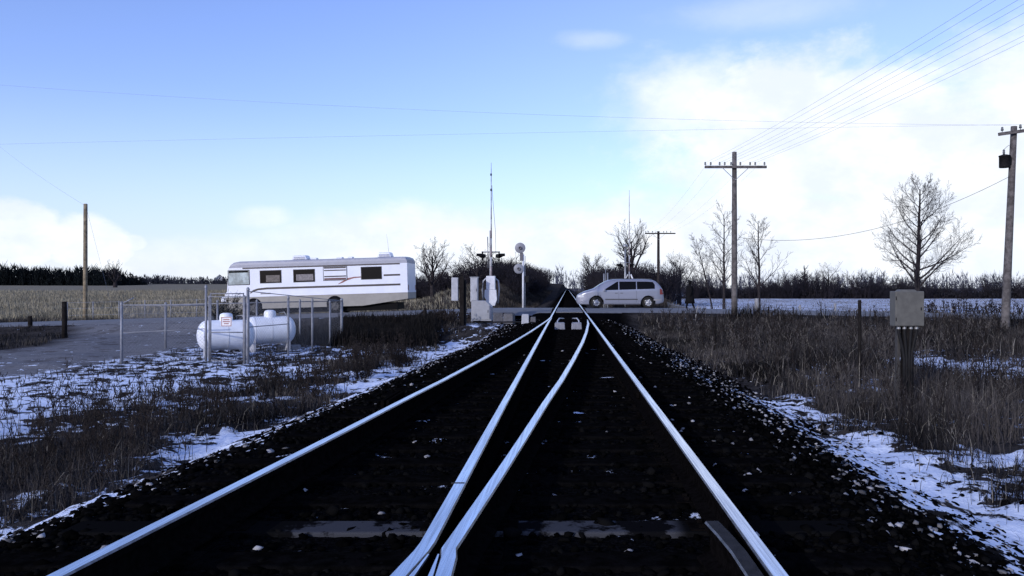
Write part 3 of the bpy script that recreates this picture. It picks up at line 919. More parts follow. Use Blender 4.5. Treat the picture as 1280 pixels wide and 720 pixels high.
# the dark clumps by the left ballast
for (px, py, h, label) in ((503, 437, .75, 'dark leafless weed clump beside the left snow strip nearest the cabinet'), (453, 452, .55, 'dark leafless weed clump in the brown grass left of the diverging rail')):
    d = (H + .85) / (py + 20 - 360) * 1000
    s = shrub_mesh('w', int(px), 3.0, 2.6, 50)
    o = seg_mesh('weed_clump', [a[0] for a in s], [a[1] for a in s], [a[2] * 1.3 for a in s], [a[3] * 1.3 for a in s], 3, weed_m)
    x = WX(px, d); o.location = (x, d, gz(x, d)); o.scale = (h / 3, h / 3, h / 3); tag(o, label, 'weed clump')
#@@PART3
# ------------------------------------------------------------------ poles and wires
pole_m = mat('weathered pole timber', (.135, .125, .125), .9, vary=.55, scale=5, bump=.3, spec=.1)
pole_dark = mat('creosoted pole timber', (.035, .030, .030), .9, vary=.5, scale=5, spec=.1)
tan_pole = mat('tan pole timber', (.26, .215, .15), .9, vary=.5, scale=5, bump=.3, spec=.1)
glass_ins = mat('dark insulator glass', (.05, .06, .07), .3)
iron = mat('galvanised iron', (.34, .35, .37), .5, .6, vary=.35, scale=14)
dark_iron = mat('dark iron', (.012, .012, .0135), .7, .0, vary=.3, scale=14, spec=.15)
wire_m = mat('weathered wire', (.26, .28, .34), .6, .0)
wood_dark = mat('dark fence timber', (.018, .016, .016), .95, vary=.5, scale=9, spec=.05)
wood_grey = mat('grey fence timber', (.30, .30, .31), .95, vary=.4, scale=9, spec=.1)
paint_pale = mat('pale grey cabinet paint', (.36, .375, .42), .5, vary=.22, scale=5)
paint_white = mat('chalky white paint', (.58, .60, .66), .45, vary=.16, scale=4)
grey_box = mat('dull grey box paint', (.098, .096, .088), .6, vary=.25, scale=7)
black = mat('black paint', (.006, .006, .007), .7, spec=.05)


def cyl_pole(root, x0, z0, x1, z1, r0, r1, m, y=0.0, name='pole'):
    mb = MB(); mb.tube([(x0 + (x1 - x0) * i / 6, y, z0 + (z1 - z0) * i / 6) for i in range(7)], [r0 + (r1 - r0) * i / 6 for i in range(7)], 10)
    return mb.build(name, m, root)


def telegraph_pole(px, d, top_py, arm_py, px0, px1, m, label, offs, r=.15):
    x = WX(px, d); z = gz(x, d)
    root = empty('telegraph_pole', (x, d, z)); tag(root, label, 'utility pole')
    zt = WZ(top_py, d) - z; za = WZ(arm_py, d) - z
    cyl_pole(root, 0, -.4, 0, zt, r, r * .72, m)
    a0, a1 = (px0 - px) / 1000 * d, (px1 - px) / 1000 * d
    MB().box(((a0 + a1) / 2, -r - .05, za), (a1 - a0, .10, .12), bevel=.01).build('crossarm', m, root)
    for s in (-1, 1):
        MB().tube([(s * .62, -r - .11, za - .05), (0, -r - .02, za - .62)], .016, 5).build('brace', iron, root)
    for o in offs:
        mb = MB(); mb.tube([(o, -r - .05, za + .05), (o, -r - .05, za + .15)], .012, 5)
        mb.lathe([(0, .24), (.03, .235), (.042, .2), (.038, .16), (.05, .13), (.045, .11), (.01, .11)], (o, -r - .05, za), n=10)
        mb.build('insulator', glass_ins, root)
    return root, za, z
OFFS = (-1.42, -1.16, -.74, -.5, -.2, .24, .70, .94, 1.38)
p1, za1, zb1 = telegraph_pole(918, 38, 190, 209.5, 880, 957, pole_m, 'tall grey telegraph pole with a long crossarm near the road', OFFS)
p2, za2, zb2 = telegraph_pole(823, 80, 289, 292, 806, 844, pole_dark, 'short dark telegraph pole with crossarm beyond the minivan roof', (-1.3, -1.0, -.6, .5, .8, 1.2), .17)


def wire(a, b, sag, r, label, group=None, name='wire', n=24, m=None):
    a, b = Vector(a), Vector(b)
    P0, P1 = [], []
    pts = [a.lerp(b, i / n) - Vector((0, 0, sag * 4 * (i / n) * (1 - i / n))) for i in range(n + 1)]
    o = seg_mesh(name, [p[:] for p in pts[:-1]], [p[:] for p in pts[1:]], [r] * n, [r] * n, 4, m or wire_m)
    return tag(o, label, 'wire', group)
for k, o in enumerate(OFFS[:8]):
    wire((p1.location.x + o, 37.8, zb1 + za1 + .2), (p1.location.x + o * .95 + 3.1 + .05 * k, -6, zb1 + za1 + .75), .55, .0036,
         'thin line wire climbing from the tall telegraph pole over the right of the sky', 'line wires on the telegraph poles', n=30)
for k, o in enumerate((-1.3, -.6, .5, 1.2)):
    wire((p1.location.x + o, 37.8, zb1 + za1 + .2), (p2.location.x + o, 79.8, zb2 + za2 + .2), .5, .003,
         'thin line wire running between the two telegraph poles', 'line wires between the telegraph poles')

# pole with transformer, leaning
d = 31.0
x = WX(1255, d); z = gz(x, d)
tp = empty('transformer_pole', (x, d, z)); tag(tp, 'leaning utility pole carrying a dark transformer can beside the snowy field', 'utility pole')
xt = WX(1267.5, d) - x; zt = WZ(158, d) - z
cyl_pole(tp, 0, -.4, xt, zt, .17, .115, pole_m)
def tx(zz): return xt * (zz + .4) / (zt + .4)
za = WZ(165, d) - z
mb = MB(); mb.box((tx(za) + .35, -.19, za + .02), (2.1, .10, .12), RY(R(-8)), bevel=.01); mb.build('crossarm', pole_m, tp)
for o in (-.55, .15, 1.2):
    mb = MB(); zz = za + .05 + (o - .35) * .14 + .06
    mb.lathe([(.012, -.06), (.012, .02), (.05, .03), (.055, .07), (.035, .10), (.045, .13), (.03, .17), (0, .175)], (tx(za) + o, -.19, zz), n=10)
    mb.build('insulator', glass_ins, tp)
zc = WZ(202, d) - z
mb = MB(); mb.lathe([(0, -.24), (.19, -.24), (.20, -.22), (.20, .18), (.215, .185), (.215, .22), (.10, .26), (0, .27)], (tx(zc) - .33, -.05, zc), n=20)
can = mb.build('transformer_can', dark_iron, tp)
mb = MB(); mb.lathe([(.02, 0), (.05, .03), (.03, .06), (.055, .09), (.03, .12), (.05, .15), (.02, .20), (0, .21)], (tx(zc) - .36, -.05, zc + .26), n=12); mb.build('bushing', glass_ins, can)
MB().box((tx(zc) - .13, -.05, zc), (.12, .1, .3)).build('bracket', dark_iron, can)
MB().tube([(tx(zc) - .36, -.05, zc + .46), (tx(zc) - .2, -.1, zc + .62), (tx(zc) - .1, -.12, zc + .5)], .008, 5).build('jumper', dark_iron, can)
zsv = WZ(221, d) - z
wire((x + tx(zsv) - .12, d - .05, z + zsv), (p1.location.x + .16, 37.85, WZ(297, 38)), .95, .008, 'sagging service wire from the transformer pole to the tall telegraph pole', m=dark_iron)
wire((WX(-30, 34), 34, WZ(104, 34)), (x + tx(za) - .2, d - .19, z + za + .22),   .35, .0034, 'faint power wire crossing the whole sky, upper of the two', n=40)
wire((WX(-30, 36), 36, WZ(181, 36)), (x + tx(za) + .4, d - .19, z + za + .26), -.05, .0032, 'faint power wire crossing the whole sky, lower of the two', n=40)

# plain pole in the stubble field
d = 50.0; x = WX(106.5, d); z = gz(x, d)
fp = empty('utility_pole', (x, d, z)); tag(fp, 'plain tan wooden pole without crossarm at the edge of the stubble field', 'utility pole')
cyl_pole(fp, 0, -.4, .02, WZ(255, d) - z, .135, .115, tan_pole)
MB().box((0, 0, WZ(255, d) - z + .012), (.15, .15, .024)).build('pole_cap', iron, fp)
wire((x, d, WZ(257, d)), (WX(-40, 62), 62, WZ(150, 62)), .3, .006, 'faint wire slanting up leftwards from the plain tan pole', n=16)
gw = wire((x + .1, d, WZ(262, d)), (x + 1.0, d + 1.5, z + .1), .0, .006, 'thin guy wire beside the plain tan pole with a small strain insulator', n=8, name='guy_wire')

# ------------------------------------------------------------------ motorhome
mh_white = mat('motorhome white panel', (.66, .69, .78), .35, vary=.06, scale=1.5)
mh_roof = mat('motorhome grey roof edge', (.32, .33, .39), .5, vary=.12, scale=1.5)
mh_beige = mat('motorhome beige skirt', (.25, .24, .225), .5, vary=.15, scale=2)
mh_glass = mat('dark tinted glass', (.006, .006, .007), .15, spec=.12)
mh_stripe = mat('dark brown stripe', (.030, .022, .024), .5)
mh_red = mat('dull maroon stripe', (.22, .085, .075), .5)
curtain_m = mat('pale curtain behind glass', (.16, .14, .13), .8, vary=.4, scale=8)
shade_m = mat('pale green windscreen reflection blind', (.46, .56, .55), .5, vary=.35, scale=3)
rubber = mat('tyre rubber', (.012, .012, .012), .85, spec=.2)
rim_m = mat('alloy rim', (.36, .37, .40), .35, .5, vary=.2, scale=10)
chrome = mat('bright trim', (.6, .62, .65), .3, .7)
S = 45.0 / 1000
d0 = 45.0
mx0 = WX(284, 43.6)
MZ = float(z_road(np.array([WX(400, d0)]))[0])
L_ = 10.35
mh = empty('motorhome', (mx0, d0, 0)); tag(mh, 'long white motorhome with dark windows and brown stripes driving along the road', 'motorhome')
TILT = R(-1.75)
mh.rotation_euler = (0, TILT, 0)
mh.location = (mx0 + L_ / 2 * .954, 44.8, MZ + .02)
mh.scale = (.954, .969, .969)
def mxp(px): return (px - 284) * S - L_ / 2          # photo column -> length along the body
x0, x1 = -L_ / 2, L_ / 2
HW = 1.22
prof = [(x0 - .10, 1.08), (x0 - .10, 1.30), (x0 + .02, 1.42), (x0 + .16, 2.74), (x1, 2.74), (x1, 1.08)]
body = MB().prism(prof, -HW, HW).build('body', mh_white, mh)
roof = MB()
n = 12
rp = [(-HW, 2.742), (HW, 2.742), (HW + .005, 2.90)] + [(HW - .17 + .17 * math.cos(a), 2.93 + .17 * math.sin(a)) for a in np.linspace(0.1, 1.45, 5)] + [(0, 3.14)] + [(-HW + .17 - .17 * math.cos(a), 2.93 + .17 * math.sin(a)) for a in np.linspace(1.45, .1, 5)] + [(-HW - .005, 2.90)]
secs = [(x0 + .17, .0), (x0 + .26, .55), (x0 + .42, .85), (x0 + .75, 1.0), (x1 - .3, 1.0), (x1 - .08, .92), (x1, .55)]
rings = []
for sx, k in secs: rings.append([roof.bm.verts.new((sx, yy_, 2.742 + (zz_ - 2.742) * max(k, .12))) for yy_, zz_ in rp])
for a, b_ in zip(rings, rings[1:]):
    for k in range(len(rp)):
        roof.bm.faces.new((a[k], a[(k + 1) % len(rp)], b_[(k + 1) % len(rp)], b_[k]))
roof.bm.faces.new(rings[0]); roof.bm.faces.new(rings[-1])
roof.build('roof', mh_roof, mh)
skirt = MB().prism([(x0 - .02, .46), (x0 - .06, 1.077), (x1 - .003, 1.077), (x1 - .003, .72), (x1 - 2.6, .40), (x0 + .1, .40)], -HW + .012, HW - .012).build('skirt', mh_beige, mh)
MB().box((x0 - .20, 0, .98), (.32, 2.4, .28), bevel=.06).build('bumper', mh_white, mh)
MB().box((x0 - .1, 0, .66), (.16, 2.0, .26), bevel=.02).build('grille', black, mh)
def mwin(px0, px1, zlo, zhi, inner=None, glass=mh_glass, name='window'):
    a, c_ = mxp(px0), mxp(px1)
    fr = MB().box(((a + c_) / 2, -HW - .006, (zlo + zhi) / 2), (c_ - a + .07, .03, zhi - zlo + .07), bevel=.008).build(name, mat('window rubber', (.02, .02, .022), .6), mh)
    MB().box(((a + c_) / 2, -HW - .020, (zlo + zhi) / 2), (c_ - a, .012, zhi - zlo), bevel=.003).build('pane', glass, fr)
    if inner:
        u0, u1, v0, v1, m = inner
        MB().box((a + (c_ - a) * (u0 + u1) / 2, -HW - .0285, zlo + (zhi - zlo) * (v0 + v1) / 2), ((c_ - a) * (u1 - u0), .004, (zhi - zlo) * (v1 - v0))).build('curtain', m, fr)
    return fr
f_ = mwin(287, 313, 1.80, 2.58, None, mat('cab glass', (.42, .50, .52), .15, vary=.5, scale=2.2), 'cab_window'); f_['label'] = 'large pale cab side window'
a = mxp(300); MB().box((a, -HW - .030, 2.52), (1.1, .006, .10)).build('sun_visor', black, f_)
mwin(327.5, 353.5, 1.86, 2.52, (.28, .95, .05, .62, curtain_m))
mwin(370, 396, 1.86, 2.52, (.12, .95, .08, .62, mat('grey curtain', (.24, .22, .23), .8, vary=.4, scale=8)))
lf = mwin(408, 437, 1.90, 2.62, None, mh_white, 'louvred_window'); lf['label'] = 'white window with dark maroon blinds'
for zz, hh, m in ((2.58, .07, mh_stripe), (2.44, .06, mh_stripe), (2.10, .07, mh_stripe), (1.96, .10, mat('maroon blind', (.10, .04, .045), .6))):
    MB().box((mxp(422.5), -HW - .029, zz), (1.25, .005, hh)).build('blind', m, lf)
mwin(456, 481, 1.90, 2.55)
def ribbon(pts, w, m, name='stripe', yy_=None):
    mb = MB(); up_ = []; dn = []
    for i, (px, zz) in enumerate(pts):
        ww = w[i] if isinstance(w, (list, tuple)) else w
        up_.append((mxp(px), zz + ww / 2)); dn.append((mxp(px), zz - ww / 2))
    mb.prism(up_ + dn[::-1], -HW - .005, -HW + .01)
    return mb.build(name, m, mh)
ribbon([(305, 2.70), (505, 2.70)], .075, mh_stripe)
ribbon([(314, 1.30), (318, 1.42), (324, 1.50), (335, 1.535), (505, 1.535)], [.07, .11, .11, .11, .11], mh_stripe)
ribbon([(484, 2.08), (505, 2.08)], .10, mh_stripe)
ribbon([(426, 1.66), (432, 1.78), (438, 1.92), (446, 2.0), (455, 2.02)], [.03, .10, .12, .08, .06], mh_red)
ribbon([(327, 1.25), (340, 1.25)], .08, mat('grey vent trim', (.25, .25, .28), .6), 'fridge_vent')
for px, w_, h_, lab in ((371, .95, .27, 'front roof air conditioner'), (481, .85, .30, 'rear roof air conditioner')):
    mb = MB(); mb.box((mxp(px), 0, 3.12 + h_ / 2), (w_, .8, h_), bevel=.07, taper=(.8, .85)); ac = mb.build('air_conditioner', mh_white, mh); ac['label'] = lab
    for k in range(3): MB().box((mxp(px), -.402 + .03 * 0, 3.17 + .06 * k), (w_ * .7, .03, .02)).build('vent_slot', mh_roof, ac)
for px, w_ in ((387, .4), (421, .36), (435, .30)):
    MB().box((mxp(px), .1, 3.18), (w_, .4, .10), bevel=.03).build('roof_vent', mh_white, mh)
MB().tube([(mxp(484), .3, 3.3), (mxp(483), .3, 3.9), (mxp(481.5), .3, 4.5)], [.012, .008, .004], 5).build('antenna', iron, mh)
def wheel(root, x, y, r, w, side=-1, rimr=.62, name='wheel', rimm=None):
    wh = MB(); wh.lathe([(r * .5, -w / 2), (r * .93, -w / 2), (r, -w * .36), (r, w * .36), (r * .93, w / 2), (r * .5, w / 2)], (x, y, r), RX(R(90)), 28)
    o = wh.build(name, rubber, root)
    rm = MB(); rm.lathe([(0, .03), (r * .16, .03), (r * .2, .0), (r * rimr * .9, -.005), (r * rimr, .02), (r * rimr, -.04)], (x, y + side * w * .42, r), RX(R(90)), 24)
    for k in range(5):
        a = k * 2 * math.pi / 5
        rm.box((x + math.cos(a) * r * .36, y + side * (w * .42 + .012), r + math.sin(a) * r * .36), (r * .46, .03, r * .16), RY(-a), bevel=.008)
    rm.build('rim', rimm or rim_m, o)
    return o
for px in (318, 421):
    mb = MB(); mb.lathe([(0, -.012), (.47, -.012), (.47, .012), (0, .012)], (mxp(px), -HW + .0, .54), RX(R(90)), 28); mb.build('wheel_well', black, mh)
    for s in (-1, 1): wheel(mh, mxp(px), s * (HW - .09), .44, .26, s, .55, rimm=mat('dirty steel rim', (.07, .07, .075), .6, vary=.4, scale=10))
MB().box((.2, 0, .32), (8.6, 1.9, .40)).build('chassis_and_shadow', black, mh)  # black chassis box, deepened to paint the shadow band below the skirt
# windscreen on the front face, mirror, tail lamps
ws = MB(); ws.box((x0 + .055, 0, 2.12), (.02, 2.1, .95), RY(R(6)), bevel=.005); ws.build('windscreen', mh_glass, mh)
for s in (-1, 1):
    MB().box((x0 - .105, s * .95, 1.2), (.03, .3, .16), bevel=.01).build('headlight', chrome, mh)
    MB().box((x1 + .006, s * 1.05, 1.35), (.02, .14, .3), bevel=.004).build('tail_light', mh_red, mh)

# ------------------------------------------------------------------ minivan
van_m = mat('silver car paint', (.235, .25, .315), .28, .35)
van_glass = mat('car glass', (.005, .0055, .007), .12, spec=.04)
VX0 = WX(720.5, 43.65); VZ = float(z_road(np.array([3.]))[0])
van = empty('minivan', (VX0 + 2.47 * .97, 44.6, VZ + .02)); van.scale = (.97, .97, .97); tag(van, 'silver minivan crossing the tracks with dark side windows', 'minivan')
zt_p = [(0, .62), (.05, .74), (.14, .82), (.45, .95), (.96, 1.10), (1.35, 1.36), (1.76, 1.575), (2.1, 1.625), (2.8, 1.655), (3.8, 1.645), (4.35, 1.60), (4.52, 1.52), (4.72, 1.30), (4.86, 1.10), (4.92, .85), (4.95, .62)]
zb_p = [(0, .40), (.06, .28), (.3, .24), (1.4, .24), (3.3, .24), (4.6, .26), (4.9, .34), (4.95, .45)]
w_p = [(0, .62), (.06, .74), (.2, .84), (.5, .92), (1.0, .965), (4.0, .965), (4.6, .93), (4.85, .86), (4.95, .74)]
def ip(p, x): return float(np.interp(x, [q[0] for q in p], [q[1] for q in p]))
def belt(x): return 1.0 + .03 * (x - 1.5)
def van_y(x, z):
    w = ip(w_p, x); zt_ = ip(zt_p, x); bl = min(belt(x), zt_ - .08)
    if z > bl: 
        k = (z - bl) / max(1.66 - bl, .1); w *= 1 - .24 * min(k, 1) ** 1.25
    else:
        k = (bl - z) / bl; w *= 1 - .10 * max(0, k - .45) ** 1.2 - .012 * (1 - abs(2 * k - .6)) * 0
    e = max(0, (z - (zt_ - .10)) / .10); w *= math.sqrt(max(0.0, 1 - .16 * e * e))
    return w
vx = [0, .02, .06, .10, .2, .3, .4] + list(np.arange(.5, 4.4, .1)) + [4.4, 4.5, 4.6, 4.7, 4.8, 4.86, 4.9, 4.93, 4.95]
mb = MB(); NT = 18; NC = 6
rings = []
for x in vx:
    zt_, zb_ = ip(zt_p, x), ip(zb_p, x)
    right = []
    for k in range(NT):
        z = zb_ + (zt_ - zb_) * (k / (NT - 1)); right.append((van_y(x, z), z))
    top = [(van_y(x, zt_) * (1 - 2 * j / NC), zt_ + .035 * (1 - (1 - 2 * j / NC) ** 2) * min(1, x / .5)) for j in range(1, NC)]
    ring = right + top + [(-a, b_) for a, b_ in right[::-1]]
    rings.append([mb.bm.verts.new((x - 2.47, a, b_)) for a, b_ in ring])
for a, b_ in zip(rings, rings[1:]):
    for k in range(len(a)):
        f = mb.bm.faces.new((a[k], a[(k + 1) % len(a)], b_[(k + 1) % len(a)], b_[k])); f.smooth = True
mb.bm.faces.new(rings[0]); mb.bm.faces.new(rings[-1])
vb = mb.build('body', van_m, van)
WHX = (1.13 - 2.47, 4.05 - 2.47)
cut = MB()
for wx_ in WHX: cut.lathe([(0, -1.2), (.42, -1.2), (.42, 1.2), (0, 1.2)], (wx_, 0, .32), RX(R(90)), 32)
cutter = cut.build('cutter', None, van)
md = vb.modifiers.new('arches', 'BOOLEAN'); md.object = cutter; md.operation = 'DIFFERENCE'; md.solver = 'EXACT'
bpy.context.view_layer.update()
ev = vb.evaluated_get(bpy.context.evaluated_depsgraph_get())
nm = bpy.data.meshes.new_from_object(ev); vb.modifiers.clear(); vb.data = nm
bpy.data.objects.remove(cutter)
MB().box((0, 0, .62), (4.3, 1.2, .5)).build('underbody', black, van)
def glass_patch(name, x0, x1, lo, hi, n=10, k=5, m=van_glass, off=.006):
    for s in (-1, 1):
        mb = MB(); g = []
        for i in range(n + 1):
            x = x0 + (x1 - x0) * i / n
            zl, zh = lo(x), hi(x)
            g.append([mb.bm.verts.new((x - 2.47, s * (van_y(x, zl + (zh - zl) * j / k) + off), zl + (zh - zl) * j / k)) for j in range(k + 1)])
        for i in range(n):
            for j in range(k):
                f = mb.bm.faces.new((g[i][j], g[i + 1][j], g[i + 1][j + 1], g[i][j + 1])); f.smooth = True
        mb.build(name, m, van)
whi = lambda x: min(1.53, ip(zt_p, x) - .10, 1.53 - 9 * max(0, x - 4.28) ** 2)
wlo = lambda x: belt(x) + .035
glass_patch('front_door_window', 1.52, 2.36, wlo, lambda x: max(wlo(x) + .004, min(whi(x), 1.03 + (x - 1.50) * .62)))
glass_patch('sliding_door_window', 2.42, 3.36, wlo, whi)
glass_patch('rear_side_window', 3.41, 4.42, wlo, lambda x: max(wlo(x) + .01, whi(x)))
mb = MB(); g = []
for i in range(7):
    x = 1.06 + .60 * i / 6
    g.append([mb.bm.verts.new((x - 2.47, yy_ * (van_y(x, ip(zt_p, x)) - .05), ip(zt_p, x) + .035 * (1 - yy_ ** 2) + .007)) for yy_ in np.linspace(-1, 1, 9)])
for i in range(6):
    for j in range(8): mb.bm.faces.new((g[i][j], g[i + 1][j], g[i + 1][j + 1], g[i][j + 1]))
mb.build('windscreen', van_glass, van, smooth=True)
trim = mat('dark rubbing strip', (.04, .04, .045), .6)
glass_patch('rubbing_strip', 1.62, 3.45, lambda x: .50, lambda x: .555, 8, 1, trim, .012)
glass_patch('headlight', .07, .42, lambda x: .64, lambda x: .74 + .18 * x, 6, 2, mat('lamp glass', (.5, .52, .55), .15), .006)
glass_patch('tail_light', 4.70, 4.90, lambda x: .80, lambda x: min(1.12, ip(zt_p, x) - .06), 4, 3, mat('tail lamp red', (.16, .03, .03), .25), .006)
glass_patch('bumper_strip', 4.35, 4.90, lambda x: .46, lambda x: .53, 5, 1, mat('grey bumper strip', (.25, .25, .27), .6), .006)
for s in (-1, 1):
    MB().box((1.58 - 2.47, s * 1.02, 1.06), (.12, .2, .14), bevel=.03).build('mirror', van_m, van)
    for hx in (2.25, 2.55): MB().box((hx - 2.47, s * .968, .88), (.16, .03, .03), bevel=.008).build('door_handle', trim, van)
    MB().box((3.1 - 2.47, s * .60, 1.685), (2.3, .04, .03), bevel=.008).build('roof_rail', trim, van)
    for wx_ in WHX: wheel(van, wx_, s * .85, .34, .21, s, .64)
for dx in (2.39, 3.385):
    for s in (-1, 1):
        MB().tube([(dx - 2.47, s * (van_y(dx, z) + .002), z) for z in (.36, .6, .85, 1.0)], .005, 4).build('door_gap', trim, van)

# ------------------------------------------------------------------ person
def skin_body(name, verts, edges, radii, m, parent=None):
    me = bpy.data.meshes.new(name); me.from_pydata(verts, edges, []); o = bpy.data.objects.new(name, me); COL.objects.link(o)
    sk = o.modifiers.new('s', 'SKIN'); sk.use_smooth_shade = True
    for i, r in enumerate(radii): me.skin_vertices[0].data[i].radius = (r, r) if not isinstance(r, tuple) else r
    me.skin_vertices[0].data[0].use_root = True
    sb = o.modifiers.new('d', 'SUBSURF'); sb.levels = 2; sb.render_levels = 2
    bpy.context.view_layer.update()
    nm = bpy.data.meshes.new_from_object(o.evaluated_get(bpy.context.evaluated_depsgraph_get()))
    o.modifiers.clear(); o.data = nm; nm.materials.append(m)
    if parent is not None: o.parent = parent
    return o
pd_ = 47.3; px_ = WX(862.3, pd_); pz = gz(px_, pd_)
per = empty('person', (px_, pd_, pz)); tag(per, 'person in a long dark coat walking beside the road behind the minivan', 'person')
pv = [(0, 0, .92), (0, 0, 1.15), (.01, 0, 1.36), (.0, 0, 1.46), (-.01, 0, 1.56), (-.01, 0, 1.68),
      (.02, -.10, .88), (-.16, -.10, .50), (-.22, -.10, .09), (-.31, -.10, .05),
      (.0, .10, .88), (.14, .10, .50), (.28, .10, .10), (.19, .10, .04),
      (0, -.19, 1.36), (.05, -.24, 1.12), (-.02, -.24, .90), (-.05, -.24, .82),
      (0, .19, 1.36), (-.06, .24, 1.12), (-.16, .24, .95), (-.2, .24, .88)]
pe = [(0, 1), (1, 2), (2, 3), (3, 4), (4, 5), (0, 6), (6, 7), (7, 8), (8, 9), (0, 10), (10, 11), (11, 12), (12, 13), (2, 14), (14, 15), (15, 16), (16, 17), (2, 18), (18, 19), (19, 20), (20, 21)]
pr = [.16, .15, .16, .06, .10, .08, .10, .075, .05, .045, .10, .075, .05, .045, .075, .055, .045, .04, .075, .055, .045, .04]
cloth = mat('black wool', (.008, .008, .009), .95, spec=.05)
skin_body('person_body', pv, pe, pr, cloth, per)
mb = MB(); mb.lathe([(.05, 1.46), (.17, 1.42), (.215, 1.3), (.20, 1.1), (.22, .9), (.27, .6), (.31, .40), (.29, .40), (.20, .7), (.02, .9)], (0, 0, 0), n=20)
for v in mb.bm.verts: v.co.y *= .86
mb.build('coat', cloth, per)
mb = MB(); mb.lathe([(0, .13), (.06, .12), (.105, .06), (.11, 0), (.10, -.06), (.05, -.10)], (.005, 0, 1.64), n=14); mb.build('hat', black, per)

# ------------------------------------------------------------------ gas tanks and compound
tank_m = mat('white tank paint', (.76, .79, .86), .38, vary=.10, scale=3)
def gas_tank(cx, cy, cz, yaw, label, sign):
    z = gz(cx, cy)
    root = empty('gas_tank', (cx, cy, z), yaw); tag(root, label, 'gas tank')
    r, Lh = .452, .82; c = cz - z
    prof = [(0, -Lh)] + [(r * math.sin(a), -Lh + .28 * (1 - math.cos(a))) for a in np.linspace(.2, math.pi / 2, 7)] + [(r, -.45), (r, -.44), (r, .44), (r, .45)] + [(r * math.sin(a), Lh - .28 * (1 - math.cos(a))) for a in np.linspace(math.pi / 2, .2, 7)] + [(0, Lh)]
    MB().lathe(prof, (0, 0, c), RY(R(90)), 40).build('shell', tank_m, root)
    for wx_ in (-.52, 0, .52):
        MB().lathe([(r + .001, -.01), (r + .006, -.006), (r + .006, .006), (r + .001, .01)], (wx_, 0, c), RY(R(90)), 40).build('weld_seam', mat('tank seam', (.55, .57, .62), .5), root)
    MB().lathe([(.0, .22), (.10, .215), (.17, .18), (.19, .10), (.19, -.06)], (0, 0, c + r), n=24).build('dome', tank_m, root)
    for sx in (-.55, .55):
        MB().box((sx, 0, (c - r * .75) / 2 - .05), (.09, .62, c - r * .75 + .1), bevel=.01).build('leg', mat('tank leg', (.4, .41, .45), .6), root)
    MB().tube([(.3, 0, c + r - .01), (.3, 0, c + r + .12), (.45, -.05, c + r + .14), (.5, -.2, c + r)], .015, 6).build('pipe', iron, root)
    return root
T1 = gas_tank(-10.36, 24.3, -.275, R(33), 'white gas tank with a red bordered warning sign, nearer of the two', True)
T2 = gas_tank(-9.92, 26.7, -.25, R(33), 'white gas tank with a plain dome, farther of the two', False)
# warning sign hung on the fence in front of the dome
sg = empty('warning_sign', (WX(283, 21.57), 21.57, WZ(402, 21.57)), 0); tag(sg, 'small white warning sign with red border hanging on the fence gate wire', 'sign')
MB().box((0, 0, 0), (.30, .008, .26), bevel=.003).build('plate', mat('sign white', (.68, .68, .72), .5, vary=.1), sg)
red = mat('sign red', (.34, .15, .15), .5, vary=.3, scale=20)
mb = MB()
for cx_, cz_, sx_, sz_ in ((0, .115, .27, .018), (0, -.115, .27, .018), (-.127, 0, .016, .212), (.127, 0, .016, .212)): mb.box((cx_, -.0055, cz_), (sx_, .004, sz_))
mb.build('border', red, sg)
for zz, ww in ((.055, .16), (.0, .19), (-.055, .13)):
    MB().box((0, -.0055, zz), (ww, .004, .028)).build('text_line', red, sg)

fence_m = mat('galvanised fence tube', (.22, .23, .265), .55, .3, vary=.3, scale=10)
cl = empty('chain_link_fence', (-10.2, 21.6, -.9)); tag(cl, 'galvanised chain link fence with gate posts enclosing the white gas tanks', 'fence')
O_ = Vector((-10.2, 21.6, -.9))
A_ = {'fl': (WX(152, 21.6), 21.6), 'g1': (WX(257.5, 21.6), 21.6), 'g2': (WX(310, 21.6), 21.6), 'br': (WX(427, 29), 29.0), 'bl': (WX(207, 27), 27.0)}
def cpost(x, y, ztop, r, m=fence_m):
    z = gz(x, y)
    o = MB().tube([Vector((x, y, z - .2)) - O_, Vector((x, y, ztop)) - O_], r, 8).build('post', m, cl)
    MB().lathe([(r * 1.15, -.02), (r * 1.15, .02), (r * .6, .06), (0, .07)], Vector((x, y, ztop)) - O_, n=8).build('post_cap', m, o)
    return o
zt1 = WZ(380, 21.6)
pp = cpost(*A_['fl'], zt1, .036)
MB().tube([Vector((*A_['fl'], zt1)) - O_, Vector((*A_['fl'], zt1)) - O_ + Vector((.33, 0, .17))], .018, 6).build('barbed_arm', fence_m, pp)
cpost(*A_['g1'], WZ(359, 21.6), .033); cpost(A_['g1'][0] + .085, 21.62, WZ(372, 21.6), .03)
cpost(*A_['g2'], WZ(362, 21.6), .042); cpost(A_['g2'][0] - .10, 21.62, WZ(372, 21.6), .035)
cpost(*A_['br'], WZ(375, 29), .05); cpost(*A_['bl'], WZ(380, 27), .04)
def along(a, b, f): return (a[0] + (b[0] - a[0]) * f, a[1] + (b[1] - a[1]) * f)
for f in (.36, .62, .84): q = along(A_['g2'], A_['br'], f); cpost(*q, WZ(362, 21.6) + (WZ(375, 29) - WZ(362, 21.6)) * f - .12, .035)
for f in (.25, .5, .72): q = along(A_['br'], A_['bl'], f); cpost(*q, WZ(376, 29), .035)
def rail_bar(a, za_, b, zb_, r=.02, name='rail'): return MB().tube([Vector((*a, za_)) - O_, Vector((*b, zb_)) - O_], r, 6).build(name, fence_m, cl)
